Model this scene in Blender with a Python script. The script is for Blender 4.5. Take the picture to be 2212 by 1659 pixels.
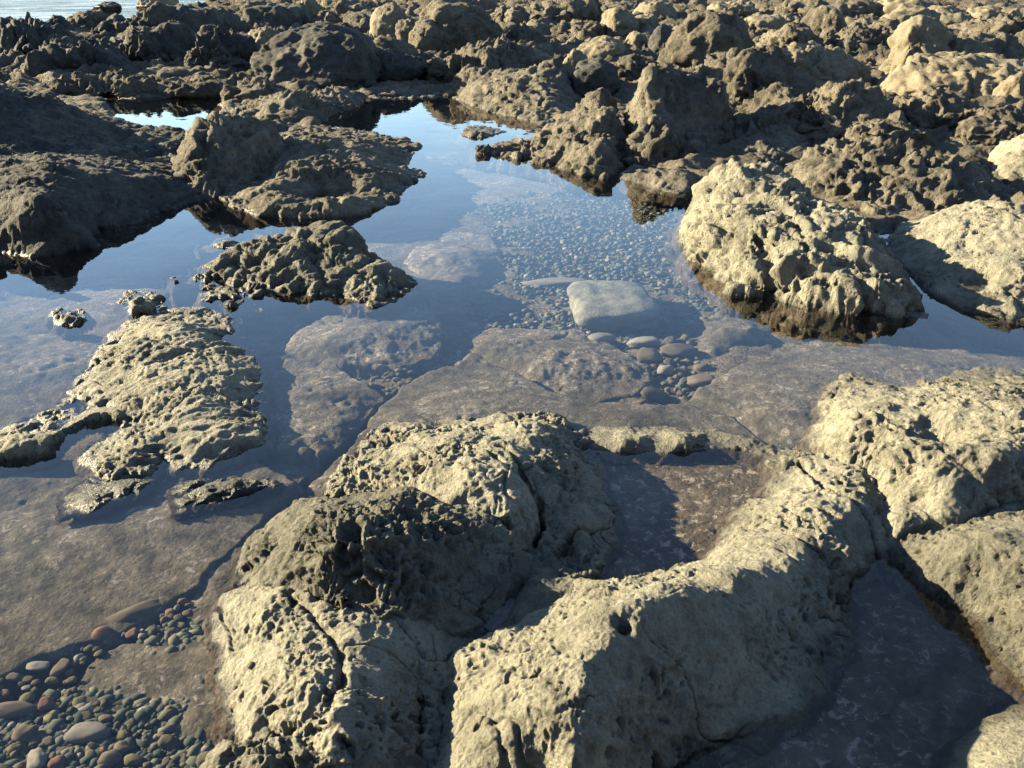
import bpy, math, random
import numpy as np
from mathutils import Vector

# ------------------------------------------------------------------ camera, sky, sun, exposure
scene = bpy.context.scene
COL = scene.collection
for o in list(bpy.data.objects):
    bpy.data.objects.remove(o, do_unlink=True)

CAM_H = 1.6
F_PX, CX, CY = 1855.0, 1106.0, 829.5          # focal length and centre for a 2212 x 1659 frame
PITCH = math.radians(25.9)
SUN_EL, SUN_AZ = math.radians(18.5), math.radians(-72.0)   # azimuth from +Y, negative is to the left

cam_d = bpy.data.cameras.new('camera')
cam = bpy.data.objects.new('camera', cam_d)
COL.objects.link(cam)
cam.location = (0, 0, CAM_H)
cam.rotation_euler = (math.pi / 2 - PITCH, 0, 0)
cam_d.sensor_fit = 'HORIZONTAL'
cam_d.angle = 2 * math.atan(CX / F_PX)
cam_d.clip_start = 0.05
cam_d.clip_end = 20000
scene.camera = cam
scene.render.resolution_x, scene.render.resolution_y = 1024, 768

world = bpy.data.worlds.new('World')
scene.world = world
world.use_nodes = True
wn = world.node_tree
bg = wn.nodes['Background']
sky = wn.nodes.new('ShaderNodeTexSky')
sky.sky_type = 'NISHITA'
sky.sun_disc = False
sky.sun_elevation = SUN_EL
sky.sun_rotation = SUN_AZ
sky.air_density = 1.0
sky.dust_density = 0.15
sky.ozone_density = 2.0
wn.links.new(sky.outputs[0], bg.inputs[0])
bg.inputs[1].default_value = 0.053

sun_d = bpy.data.lights.new('sun', 'SUN')
sun_d.energy = 5.0
sun_d.angle = math.radians(0.55)
sun_d.color = (1.0, 0.85, 0.545)
sun = bpy.data.objects.new('sun', sun_d)
COL.objects.link(sun)
to_sun = Vector((math.sin(SUN_AZ) * math.cos(SUN_EL), math.cos(SUN_AZ) * math.cos(SUN_EL), math.sin(SUN_EL)))
sun.rotation_euler = to_sun.to_track_quat('Z', 'Y').to_euler()
sun.location = to_sun * 30

vs = scene.view_settings
vs.view_transform = 'Standard'
vs.look = 'None'
vs.exposure = 3.28
vs.gamma = 1.0
vs.use_curve_mapping = False

# ------------------------------------------------------------------ helpers: projection, noise, meshes
rng = np.random.default_rng(7)
random.seed(7)
SP, CP = math.sin(PITCH), math.cos(PITCH)

def ray(u, v):
    x = (u - CX) / F_PX
    y = -(v - CY) / F_PX
    return np.array([x, CP + y * SP, -SP + y * CP])

def proj(u, v, h=0.0):
    """ground point seen at frame position (u, v) on the level plane z = h"""
    d = ray(u, v)
    t = (h - CAM_H) / d[2]
    return np.array([d[0] * t, d[1] * t, h])

def over(u, v, vb, hb=0.0):
    """point seen at (u, v) that stands above the ground point of row vb"""
    b = proj(u, vb, hb)
    d = ray(u, v)
    t = b[1] / d[1]
    return np.array([d[0] * t, b[1], CAM_H + d[2] * t])

def dep(h):
    return .5 * h - .01 if h < -.005 else h       # depths were read off as seen through the surface

def pt(p, zd=0.0):
    if p[0] == 'xyz': return np.array(p[1:], float)
    if len(p) == 2: return proj(p[0], p[1], dep(zd))
    if len(p) == 3: return proj(p[0], p[1], dep(p[2]))
    return over(p[0], p[1], p[3])

PERM = np.tile(rng.permutation(256), 3).astype(np.int32)
GR = rng.normal(size=(256, 3)).astype(np.float32)
GR /= np.linalg.norm(GR, axis=1, keepdims=True)
RND = rng.random((256, 4)).astype(np.float32)

def perlin(p, seed=0):
    p = p.astype(np.float32) + np.float32(seed * 17.31 + 1000)
    i = np.floor(p).astype(np.int32)
    f = p - i
    i &= 255
    w = f * f * f * (f * (f * 6 - 15) + 10)
    out = 0
    for dx in (0, 1):
        wx = w[:, 0] if dx else 1 - w[:, 0]
        hx = PERM[i[:, 0] + dx]
        for dy in (0, 1):
            wy = w[:, 1] if dy else 1 - w[:, 1]
            hy = PERM[hx + i[:, 1] + dy]
            for dz in (0, 1):
                wz = w[:, 2] if dz else 1 - w[:, 2]
                g = GR[PERM[hy + i[:, 2] + dz]]
                dot = g[:, 0] * (f[:, 0] - dx) + g[:, 1] * (f[:, 1] - dy) + g[:, 2] * (f[:, 2] - dz)
                out = out + wx * wy * wz * dot
    return out * 1.5

def fbm(p, octv=4, seed=0, gain=.5, ridged=False):
    a, s = 1.0, np.zeros(len(p), np.float32)
    q = p.astype(np.float32)
    for k in range(octv):
        n = perlin(q, seed + k)
        s += a * ((1 - 2 * np.abs(n)) if ridged else n)
        a *= gain
        q = q * 2.03
    return s

def worley(p, seed=0):
    """F1, F2 and a random number of the nearest cell"""
    p = p.astype(np.float32) + np.float32(seed * 13.7 + 1000)
    i = np.floor(p).astype(np.int32)
    f1 = np.full(len(p), 9, np.float32); f2 = f1.copy(); idn = np.zeros(len(p), np.float32)
    fr = p - i
    i &= 255
    for dx in (-1, 0, 1):
        hx = PERM[(i[:, 0] + dx) & 255]
        for dy in (-1, 0, 1):
            hy = PERM[hx + ((i[:, 1] + dy) & 255)]
            for dz in (-1, 0, 1):
                h = PERM[hy + ((i[:, 2] + dz) & 255)]
                r = RND[h]
                d = (r[:, 0] + dx - fr[:, 0]) ** 2 + (r[:, 1] + dy - fr[:, 1]) ** 2 + (r[:, 2] + dz - fr[:, 2]) ** 2
                lt = d < f1
                f2 = np.where(lt, f1, np.minimum(f2, d))
                idn = np.where(lt, r[:, 3], idn)
                f1 = np.where(lt, d, f1)
    return np.sqrt(f1), np.sqrt(f2), idn

def sstep(a, b, x):
    t = np.clip((x - a) / (b - a), 0, 1)
    return t * t * (3 - 2 * t)

def relief(P, st, seed=0):
    """height added along the surface normal (metres) for a rock style"""
    d = np.zeros(len(P), np.float32)
    P0 = P
    if 'warp' in st:
        a, l = st['warp']
        P = P + a * np.stack([perlin(P / l, 91 + k) for k in range(3)], 1)
    zl = st.get('zone', .35)
    zone = sstep(-.22, .28, perlin(P0 / zl, seed + 77)) if 'mask' not in st else st['mask']
    for (a, l) in st.get('lump', ()):
        d += a * fbm(P / l, 3, seed + 3)
    for (a, l, o) in st.get('rough', ()):
        d += a * fbm(P / l, o, seed + 11, .6) * (.55 + .7 * zone)
    for (a, l, o) in st.get('ridge', ()):
        d += a * (fbm(P / l, o, seed + 23, .55, True) - .6)
    for (a, l, w, ang, k) in st.get('block', ()):
        c, s = math.cos(ang), math.sin(ang)
        Q = np.stack([(P[:, 0] * c + P[:, 1] * s) / (l * k), (-P[:, 0] * s + P[:, 1] * c) / l, P[:, 2] / l], 1)
        f1, f2, idn = worley(Q, seed + 5)
        d += a * (np.sqrt(np.clip((f2 - f1) / w, 0, 1)) - 1 + .9 * (idn - .5))
    for (a, l, ang, k) in st.get('groove', ()):
        c, s = math.cos(ang), math.sin(ang)
        Q = np.stack([(P[:, 0] * c + P[:, 1] * s) / (l * k), (-P[:, 0] * s + P[:, 1] * c) / l, P[:, 2] / l], 1)
        d += a * (fbm(Q, 4, seed + 41, .5, True) - .6)
    for (dp, l, dens, rad) in st.get('pit', ()):
        f1, f2, idn = worley(P / l * np.array([1.0, 1.25, 1.0]) + .6 * np.stack([perlin(P / l * 1.1, 61 + k) for k in range(3)], 1), seed + 7)
        rr = rad * (.35 + .65 * idn / max(dens, .01))
        d -= np.where(idn < dens, dp * zone * (.4 + .6 * idn / max(dens, .01)) * sstep(1.0, .62, f1 / rr), 0)
    for (dp, l, w) in st.get('lace', ()):
        f1, f2, idn = worley(P / l + .22 * np.stack([perlin(P / l * 1.5, 65 + k) for k in range(3)], 1), seed + 15)
        d -= dp * zone * (.35 + .65 * idn) * sstep(.04, w, f2 - f1)
    for (dp, l, w) in st.get('vein', ()):
        q = P / l
        nn = perlin(q, seed + 33) + .25 * perlin(q * 3.1, seed + 34)
        d -= dp * np.exp(-(nn / w) ** 2) * sstep(-.05, .25, perlin(q * .7 + 5.5, seed + 35))
    for (a, l) in st.get('grit', ()):
        d += a * (fbm(P / l, 2, seed + 51, .6, True) - .6) * (.4 + .9 * zone)
    return d

def rbf(ctrl, X, Y, c=0.03, lam=.01):
    C = np.array(ctrl, float)
    n = len(C)
    D = np.sqrt((C[:, None, 0] - C[None, :, 0]) ** 2 + (C[:, None, 1] - C[None, :, 1]) ** 2 + c * c)
    A = np.zeros((n + 1, n + 1)); A[:n, :n] = -D + np.eye(n) * lam; A[:n, n] = 1; A[n, :n] = 1
    w = np.linalg.lstsq(A, np.append(C[:, 2], 0), rcond=None)[0]
    out = np.full(X.shape, w[n])
    for k in range(n):
        out -= w[k] * np.sqrt((X - C[k, 0]) ** 2 + (Y - C[k, 1]) ** 2 + c * c)
    return np.clip(out, C[:, 2].min() - .03, C[:, 2].max() + .03)

def poly_sd(V, X, Y):
    """signed distance (inside positive) to polygon V (n,3) and edge height at the nearest point"""
    best = np.full(X.shape, 1e9); eh = np.zeros(X.shape); inside = np.zeros(X.shape, bool)
    n = len(V)
    for k in range(n):
        a, b = V[k], V[(k + 1) % n]
        ex, ey = b[0] - a[0], b[1] - a[1]
        L = ex * ex + ey * ey + 1e-12
        t = np.clip(((X - a[0]) * ex + (Y - a[1]) * ey) / L, 0, 1)
        d = (X - a[0] - t * ex) ** 2 + (Y - a[1] - t * ey) ** 2
        m = d < best
        best = np.where(m, d, best); eh = np.where(m, a[2] + t * (b[2] - a[2]), eh)
        if abs(ey) > 1e-12:
            inside ^= ((a[1] > Y) != (b[1] > Y)) & (X < ex * (Y - a[1]) / ey + a[0])
    s = np.sqrt(best)
    return np.where(inside, s, -s), eh

def line_d(V, X, Y):
    best = np.full(X.shape, 1e9)
    for a, b in zip(V[:-1], V[1:]):
        ex, ey = b[0] - a[0], b[1] - a[1]
        t = np.clip(((X - a[0]) * ex + (Y - a[1]) * ey) / (ex * ex + ey * ey + 1e-12), 0, 1)
        best = np.minimum(best, (X - a[0] - t * ex) ** 2 + (Y - a[1] - t * ey) ** 2)
    return np.sqrt(best)

TRIS = [0]
def mesh_np(name, verts, faces, nside=4):
    me = bpy.data.meshes.new(name)
    nf = len(faces)
    me.vertices.add(len(verts)); me.vertices.foreach_set('co', np.ascontiguousarray(verts, np.float32).ravel())
    me.loops.add(nf * nside); me.loops.foreach_set('vertex_index', np.ascontiguousarray(faces, np.int32).ravel())
    me.polygons.add(nf)
    me.polygons.foreach_set('loop_start', np.arange(nf, dtype=np.int32) * nside)
    me.polygons.foreach_set('use_smooth', np.ones(nf, bool))
    me.update(calc_edges=True)
    TRIS[0] += nf * (nside - 2)
    return me

def link(name, me, mat, loc=(0, 0, 0), label=None, cat=None, group=None, kind=None):
    o = bpy.data.objects.new(name, me)
    COL.objects.link(o)
    o.location = loc
    if mat is not None and not me.materials: me.materials.append(mat)
    if label: o['label'] = label
    if cat: o['category'] = cat
    if group: o['group'] = group
    if kind: o['kind'] = kind
    return o

def grid_normals(X, Y, Z):
    P = np.stack([X, Y, Z], -1)
    a = np.gradient(P, axis=1); b = np.gradient(P, axis=0)
    n = np.cross(a, b)
    n /= np.linalg.norm(n, axis=-1, keepdims=True) + 1e-12
    n[n[..., 2] < 0] *= -1
    return n

def polar_grid(th0, th1, r0, r1, dth, k=1.4):
    nt = max(8, int((th1 - th0) / dth)); nr = max(8, int(math.log(r1 / r0) / (dth * k)))
    T, R = np.meshgrid(np.linspace(th0, th1, nt), np.exp(np.linspace(math.log(r0), math.log(r1), nr)))
    return R * np.sin(T), R * np.cos(T)

def masked_mesh(name, X, Y, Z, keep, origin):
    nr, nt = X.shape
    idx = np.arange(nr * nt).reshape(nr, nt)
    q = keep[:-1, :-1] & keep[1:, :-1] & keep[:-1, 1:] & keep[1:, 1:]
    F = np.stack([idx[:-1, :-1][q], idx[:-1, 1:][q], idx[1:, 1:][q], idx[1:, :-1][q]], 1)
    used = np.unique(F)
    remap = np.full(nr * nt, -1); remap[used] = np.arange(len(used))
    V = np.stack([X.ravel(), Y.ravel(), Z.ravel()], 1)[used] - np.array(origin)
    return mesh_np(name, V, remap[F])

SEED = [0]
PUD = []
def outcrop(name, label, cat, poly, pts=(), mat=None, st={}, zd=0.0, steep=0.0, margin=.06, slope=1.3, res=.0017, c=None,
            cracks=(), holes=(), group=None, amp=1.0, hs=1.0, edge_soft=.0, lam=.01, wob=.02, zones=()):
    SEED[0] += 1
    V = np.array([pt(p, zd) for p in poly])
    ctrl = []
    per = sum(np.linalg.norm(V[k] - V[k - 1]) for k in range(len(V)))
    for k in range(len(V)):
        a, b = V[k], V[(k + 1) % len(V)]
        m = max(1, int(np.linalg.norm(b - a) / (per / 60)))
        for j in range(m): ctrl.append(a + (b - a) * j / m)
    for p in pts:
        q = pt(p)
        if hs != 1.0 and q[2] > 0: q[2] *= hs
        ctrl.append(q)
    th = np.arctan2(V[:, 0], V[:, 1]); rr = np.hypot(V[:, 0], V[:, 1])
    m = margin
    rmin = max(.6, rr.min() - m * 1.5)
    X, Y = polar_grid(th.min() - m / rmin, th.max() + m / rmin, rmin, rr.max() + m * 1.5, res)
    G3 = np.stack([X.ravel(), Y.ravel(), 0 * X.ravel()], 1)
    wl = max(.06, wob * 6)
    wx, wy = [(wob * (perlin(G3 / wl, k) + .5 * perlin(G3 / wl * 2.3, k + 2))).reshape(X.shape) for k in (31, 36)]
    sd, eh = poly_sd(V, X + wx, Y + wy)
    if zones:
        zf = np.zeros(X.shape)
        for (zp, zr) in zones:
            q = pt(zp); zf = np.maximum(zf, np.exp(-(((X - q[0]) ** 2 + (Y - q[1]) ** 2) / zr ** 2) ** 1.5))
        zf = np.clip(zf + .35 * zf * perlin(G3 / .06, 51).reshape(X.shape), 0, 1)
    if c is None: c = .06 * math.sqrt(max(.01, abs(sum(V[k - 1][0] * V[k][1] - V[k][0] * V[k - 1][1] for k in range(len(V)))) / 2))
    Z = rbf(ctrl, X, Y, c, lam)
    if steep:
        tt = np.clip(sd / sd.max(), 0, 1)
        Z = eh + (Z - eh) * (1 + steep * (1 - tt) ** 2)
    if edge_soft: Z = eh + (Z - eh) * np.clip(sd / edge_soft, 0, 1) ** .6
    Z = np.where(sd < 0, np.minimum(Z, eh + sd * slope), Z)
    for (line, w, dp) in cracks:
        L = np.array([pt(p) for p in line])
        wob = perlin(np.stack([X.ravel(), Y.ravel(), 0 * X.ravel()], 1) / (w * 4), 5).reshape(X.shape)
        dd = line_d(L, X, Y) + wob * w * .7
        Z = Z - dp * np.exp(-(dd / w) ** 2)
    for (hp, w, dp) in holes:
        q = pt(hp[:3])
        z0 = float(Z.ravel()[np.argmin((X - q[0]) ** 2 + (Y - q[1]) ** 2)])
        if len(hp) > 3: PUD.append((q[0], q[1], z0 - dp * .5, w * 1.15, hp[3]))
        Z = Z - dp * np.exp(-(((X - q[0]) ** 2 + (Y - q[1]) ** 2) / (w * w)) ** 1.5)
    keep = sd > -m
    n = grid_normals(X, Y, Z)
    k = keep.ravel()
    P = np.stack([X.ravel(), Y.ravel(), Z.ravel()], 1)
    P[k] += (n.reshape(-1, 3)[k]) * (amp * relief(P[k], dict(st, mask=zf.ravel()[k]) if zones else st, SEED[0] % 5))[:, None]
    P = P.reshape(X.shape + (3,))
    org = (float(V[:, 0].mean()), float(V[:, 1].mean()), float(zd))
    me = masked_mesh(name, P[..., 0], P[..., 1], P[..., 2], keep, org)
    return link(name, me, mat, org, label, cat, group)

def ico(sub):
    import bmesh
    bm = bmesh.new(); bmesh.ops.create_icosphere(bm, subdivisions=sub, radius=1)
    V = np.array([v.co[:] for v in bm.verts]); Fc = np.array([[v.index for v in f.verts] for f in bm.faces])
    bm.free()
    return V, Fc
ICO = {s: ico(s) for s in (1, 2, 3, 4, 5, 6)}

# ------------------------------------------------------------------ materials
def nd(nt, t, **kw):
    n = nt.nodes.new(t)
    for k, v in kw.items(): setattr(n, k, v)
    return n

def ramp(nt, fac, stops):
    r = nd(nt, 'ShaderNodeValToRGB')
    e = r.color_ramp.elements
    while len(e) > 1: e.remove(e[-1])
    e[0].position = stops[0][0]; e[0].color = (*stops[0][1], 1) if len(stops[0][1]) == 3 else stops[0][1]
    for p, c in stops[1:]:
        x = e.new(p); x.color = (*c, 1)
    nt.links.new(fac, r.inputs[0])
    return r.outputs[0]

def noise(nt, vec, scale, detail=6, rough=.6, dist=0.0):
    n = nd(nt, 'ShaderNodeTexNoise')
    n.inputs['Scale'].default_value = scale; n.inputs['Detail'].default_value = detail
    n.inputs['Roughness'].default_value = rough; n.inputs['Distortion'].default_value = dist
    nt.links.new(vec, n.inputs['Vector'])
    return n.outputs[0]

def mixc(nt, fac, a, b, mode='MIX'):
    m = nd(nt, 'ShaderNodeMix', data_type='RGBA', blend_type=mode)
    for s, v in ((m.inputs[0], fac), (m.inputs[6], a), (m.inputs[7], b)):
        if hasattr(v, 'links'): nt.links.new(v, s)
        elif isinstance(v, (int, float)): s.default_value = v
        else: s.default_value = (*v, 1)
    return m.outputs[2]

def math_(nt, op, a, b=None, clamp=False):
    m = nd(nt, 'ShaderNodeMath', operation=op, use_clamp=clamp)
    for s, v in ((m.inputs[0], a), (m.inputs[1], b)):
        if v is None: continue
        if hasattr(v, 'links'): nt.links.new(v, s)
        else: s.default_value = v
    return m.outputs[0]

def maprange(nt, v, a, b, c=0.0, d=1.0):
    m = nd(nt, 'ShaderNodeMapRange', interpolation_type='SMOOTHSTEP')
    nt.links.new(v, m.inputs[0])
    for k, x in zip((1, 2, 3, 4), (a, b, c, d)): m.inputs[k].default_value = x
    return m.outputs[0]

def rock_mat(name, dark, mid, pale, under, speck=(.56, .49, .45), wet_top=.034, grain=1.0, bump=1.0, speck_amt=.5,
             rough=.9, far=False, wet=True, cov=(.44, .58)):
    """dry weathered lava rock, a wet band at the water line, algae film and coralline crust below it"""
    dark, mid, pale = [tuple(x * .345 for x in c_) for c_ in (dark, mid, pale)]
    under, speck = [tuple(x * .56 for x in c_) for c_ in (under, speck)]
    m = bpy.data.materials.new(name); m.use_nodes = True
    nt = m.node_tree; b = nt.nodes['Principled BSDF']
    geo = nd(nt, 'ShaderNodeNewGeometry'); pos = geo.outputs['Position']
    g = grain
    big = noise(nt, pos, 2.2 * g, 5, .6); medn = noise(nt, pos, 17 * g, 6, .65); fine = noise(nt, pos, 120 * g, 4, .7)
    f = math_(nt, 'ADD', math_(nt, 'MULTIPLY', big, .5), math_(nt, 'MULTIPLY', medn, .5))
    col = ramp(nt, f, [(.36, dark), (.5, mid), (.64, pale)])
    gr = ramp(nt, fine, [(.3, (.62, .62, .64)), (.5, (1, 1, 1)), (.75, (1.22, 1.2, 1.15))])
    col = mixc(nt, .8, col, gr, 'MULTIPLY')
    v3 = nd(nt, 'ShaderNodeTexVoronoi'); v3.inputs['Scale'].default_value = 42 * g
    nt.links.new(pos, v3.inputs['Vector'])
    ves = math_(nt, 'MULTIPLY', maprange(nt, v3.outputs['Distance'], .30, .18), maprange(nt, medn, .50, .58))
    col = mixc(nt, math_(nt, 'MULTIPLY', ves, .55), col, tuple(x * .45 for x in dark))
    # submerged film
    sep = nd(nt, 'ShaderNodeSeparateXYZ'); nt.links.new(pos, sep.inputs[0]); z = sep.outputs[2]
    zj = math_(nt, 'ADD', z, math_(nt, 'MULTIPLY', math_(nt, 'SUBTRACT', medn, .5), .05))
    if wet:
        uw = maprange(nt, zj, .008, -.02)
        un = math_(nt, 'ADD', math_(nt, 'MULTIPLY', medn, .6), math_(nt, 'MULTIPLY', big, .4))
        ucol = ramp(nt, un, [(.36, tuple(x * .5 for x in under)), (.5, under), (.62, tuple(x * 1.6 for x in under))])
        vo = noise(nt, pos, 26 * g, 7, .75, .6); vb_ = big
        sp = math_(nt, 'MULTIPLY', maprange(nt, vo, .53, .61), maprange(nt, vb_, *cov))
        ucol = mixc(nt, math_(nt, 'MULTIPLY', sp, speck_amt), ucol, speck)
        v2 = nd(nt, 'ShaderNodeTexVoronoi'); v2.inputs['Scale'].default_value = 30 * g
        nt.links.new(pos, v2.inputs['Vector'])
        spot = math_(nt, 'MULTIPLY', maprange(nt, v2.outputs['Distance'], .24, .16), maprange(nt, medn, .52, .6))
        ucol = mixc(nt, math_(nt, 'MULTIPLY', spot, .5 * speck_amt), ucol, tuple(x * 1.0 for x in speck))
        col = mixc(nt, uw, col, ucol)
        wb = maprange(nt, zj, wet_top, .004)
        wetf = math_(nt, 'MULTIPLY', wb, .75)
        col = mixc(nt, wetf, col, mixc(nt, 1.0, col, (.36, .34, .33), 'MULTIPLY'))
        nt.links.new(maprange(nt, wb, 0, 1, rough, .4), b.inputs['Roughness'])
        nt.links.new(math_(nt, 'MULTIPLY', maprange(nt, z, -.004, .004, 0.0, 1.0), maprange(nt, wb, 0, 1, .1, .14)), b.inputs['Specular IOR Level'])
    else:
        b.inputs['Roughness'].default_value = rough
        b.inputs['Specular IOR Level'].default_value = .15
    nt.links.new(col, b.inputs['Base Color'])
    # fine relief
    vor = v3
    h = math_(nt, 'ADD', math_(nt, 'MULTIPLY', fine, .5), math_(nt, 'MULTIPLY', noise(nt, pos, 38 * g, 7, .72), 1.0))
    h = math_(nt, 'ADD', h, math_(nt, 'MULTIPLY', maprange(nt, vor.outputs['Distance'], 0, .45), .3))
    bp = nd(nt, 'ShaderNodeBump'); bp.inputs['Strength'].default_value = bump
    bp.inputs['Distance'].default_value = .022 / g
    nt.links.new(h, bp.inputs['Height']); nt.links.new(bp.outputs[0], b.inputs['Normal'])
    return m

UND = (.13, .105, .082)
M_pale = rock_mat('pale_lava', (.155, .146, .117), (.335, .315, .246), (.47, .442, .345), UND)
M_grey = rock_mat('grey_lava', (.11, .107, .09), (.21, .20, .16), (.32, .305, .24), UND)
M_dark = rock_mat('dark_or_shaded_lava', (.05, .05, .048), (.10, .097, .088), (.19, .18, .15), (.06, .05, .04))  # low albedo paints deeper shade into the shaded left rocks; wet patches share it
M_mid = rock_mat('craggy_lava', (.08, .072, .058), (.20, .178, .14), (.32, .288, .225), (.08, .065, .05), grain=.6, bump=.9)
M_far = rock_mat('far_lava', (.07, .062, .05), (.18, .156, .12), (.30, .262, .2), (.06, .05, .04), grain=.35, bump=.9)
M_tan = rock_mat('tan_boulder', (.16, .135, .095), (.24, .205, .145), (.31, .27, .2), (.06, .05, .04), grain=.4, bump=.35)
M_slab = rock_mat('submerged_slab', (.1, .1, .08), (.15, .145, .12), (.2, .19, .16), (.158, .144, .118), speck_amt=.7, bump=.45)
M_slabp = rock_mat('coralline_slab', (.1, .1, .08), (.15, .145, .12), (.2, .19, .16), (.172, .155, .124), speck_amt=.85, bump=.5)
M_crust = rock_mat('crusted_floor', (.1, .1, .08), (.15, .145, .12), (.2, .19, .16), (.15, .124, .094), speck=(.55, .48, .43), speck_amt=.8, bump=.6, cov=(.3, .45))
M_bed = rock_mat('pool_floor', (.07, .065, .055), (.12, .11, .09), (.19, .17, .14), (.21, .185, .148), speck_amt=.8, grain=.8)
M_block = rock_mat('pale_block', (.16, .16, .14), (.24, .235, .21), (.33, .32, .29), (.25, .255, .225), speck_amt=.05, bump=.3)

def water_mat(name, tint, ripple, dist, scale=3.0):
    m = bpy.data.materials.new(name); m.use_nodes = True
    nt = m.node_tree; nt.nodes.remove(nt.nodes['Principled BSDF'])
    out = nt.nodes['Material Output']
    geo = nd(nt, 'ShaderNodeNewGeometry')
    tr = nd(nt, 'ShaderNodeBsdfTransparent'); tr.inputs[0].default_value = (*tint, 1)
    gl = nd(nt, 'ShaderNodeBsdfGlossy'); gl.inputs['Roughness'].default_value = 0.0
    n = noise(nt, geo.outputs['Position'], scale, 3, .5, .4)
    bp = nd(nt, 'ShaderNodeBump'); bp.inputs['Strength'].default_value = ripple; bp.inputs['Distance'].default_value = dist
    nt.links.new(n, bp.inputs['Height'])
    nt.links.new(bp.outputs[0], gl.inputs['Normal'])
    dt = nd(nt, 'ShaderNodeVectorMath', operation='DOT_PRODUCT')
    nt.links.new(geo.outputs['Incoming'], dt.inputs[0]); nt.links.new(bp.outputs[0], dt.inputs[1])
    ic = math_(nt, 'SUBTRACT', 1.0, math_(nt, 'ABSOLUTE', dt.outputs['Value']), True)       # Schlick's reflectance of water
    fr = math_(nt, 'ADD', math_(nt, 'MULTIPLY', math_(nt, 'POWER', ic, 5.0), .98), .02)
    mx = nd(nt, 'ShaderNodeMixShader')
    nt.links.new(fr, mx.inputs[0]); nt.links.new(tr.outputs[0], mx.inputs[1]); nt.links.new(gl.outputs[0], mx.inputs[2])
    nt.links.new(mx.outputs[0], out.inputs[0])
    return m
M_water = water_mat('pool_water', (.94, .945, .94), .35, .004)

def sea_mat():
    """wind-rippled sea: wave facets too small to build keep its mean reflectance well under that of a flat sheet"""
    m = bpy.data.materials.new('sea_water'); m.use_nodes = True
    nt = m.node_tree; nt.nodes.remove(nt.nodes['Principled BSDF'])
    geo = nd(nt, 'ShaderNodeNewGeometry')
    mp = nd(nt, 'ShaderNodeMapping'); mp.inputs['Scale'].default_value = (.35, 1.0, 1.0)
    nt.links.new(geo.outputs['Position'], mp.inputs[0])
    n = noise(nt, mp.outputs[0], .55, 6, .65, .5)
    bp = nd(nt, 'ShaderNodeBump'); bp.inputs['Strength'].default_value = 1.0; bp.inputs['Distance'].default_value = 1.2
    nt.links.new(n, bp.inputs['Height'])
    df = nd(nt, 'ShaderNodeBsdfDiffuse'); df.inputs[0].default_value = (.02, .04, .06, 1)
    gl = nd(nt, 'ShaderNodeBsdfGlossy'); gl.inputs['Roughness'].default_value = .15
    nt.links.new(bp.outputs[0], gl.inputs['Normal']); nt.links.new(bp.outputs[0], df.inputs['Normal'])
    mx = nd(nt, 'ShaderNodeMixShader')
    nt.links.new(maprange(nt, n, .35, .65, .18, .5), mx.inputs[0])
    nt.links.new(df.outputs[0], mx.inputs[1]); nt.links.new(gl.outputs[0], mx.inputs[2])
    nt.links.new(mx.outputs[0], nt.nodes['Material Output'].inputs[0])
    return m

# ------------------------------------------------------------------ the setting: reef and pool floor, water, sea
POOL = np.array([proj(u, v) for u, v in [(-900, 2400), (-700, 700), (-200, 600), (0, 575), (200, 520), (300, 470), (430, 420), (640, 300),
        (730, 235), (790, 208), (960, 205), (1060, 235), (1250, 270), (1350, 345), (1500, 395), (1560, 400), (1740, 420), (1890, 480),
        (1930, 560), (2300, 660), (2700, 700), (3000, 2400)]])
POOL2 = np.array([proj(u, v) for u, v in [(215, 218), (300, 212), (400, 208), (480, 210), (500, 262), (440, 310), (360, 300), (240, 250)]])

def ground(X, Y):
    """smooth height of the reef platform (before relief)"""
    R = np.hypot(X, Y); T = np.arctan2(X, Y)
    sd, _ = poly_sd(POOL, X, Y); s2, _ = poly_sd(POOL2, X, Y)
    out = -np.maximum(sd, s2)
    left = sstep(-.25, -.42, T)
    top = .06 + (.62 - .49 * left) * sstep(11, 30, R)
    z = np.where(out > 0, np.minimum(out * .5, 1) * top, 0)
    bed = -np.minimum(.30, -np.minimum(out, 0) * 1.3)
    z = np.where(out > 0, z, bed)
    edge = 25 + 13 * sstep(-.42, -.2, T) + 2 * np.sin(T * 23)
    z = z - 2.2 * sstep(0, 5, R - edge)
    return z
# floor depths inside the near pool
BED = [(200, 1600, -.095), (50, 1500, -.095), (350, 1300, -.085), (480, 1180, -.08), (100, 1200, -.07), (700, 900, -.16), (850, 830, -.22),
       (1200, 650, -.30), (1450, 800, -.26), (1300, 500, -.32), (1100, 420, -.28), (1900, 740, -.25), (2150, 760, -.16), (1500, 1100, -.07),
       (1950, 1450, -.10), (1700, 1640, -.10), (300, 620, -.24), (60, 800, -.12), (800, 1250, -.1), (650, 620, -.2)]
BEDP = [proj(u_, v_, dep(h_)) for u_, v_, h_ in BED]

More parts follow.
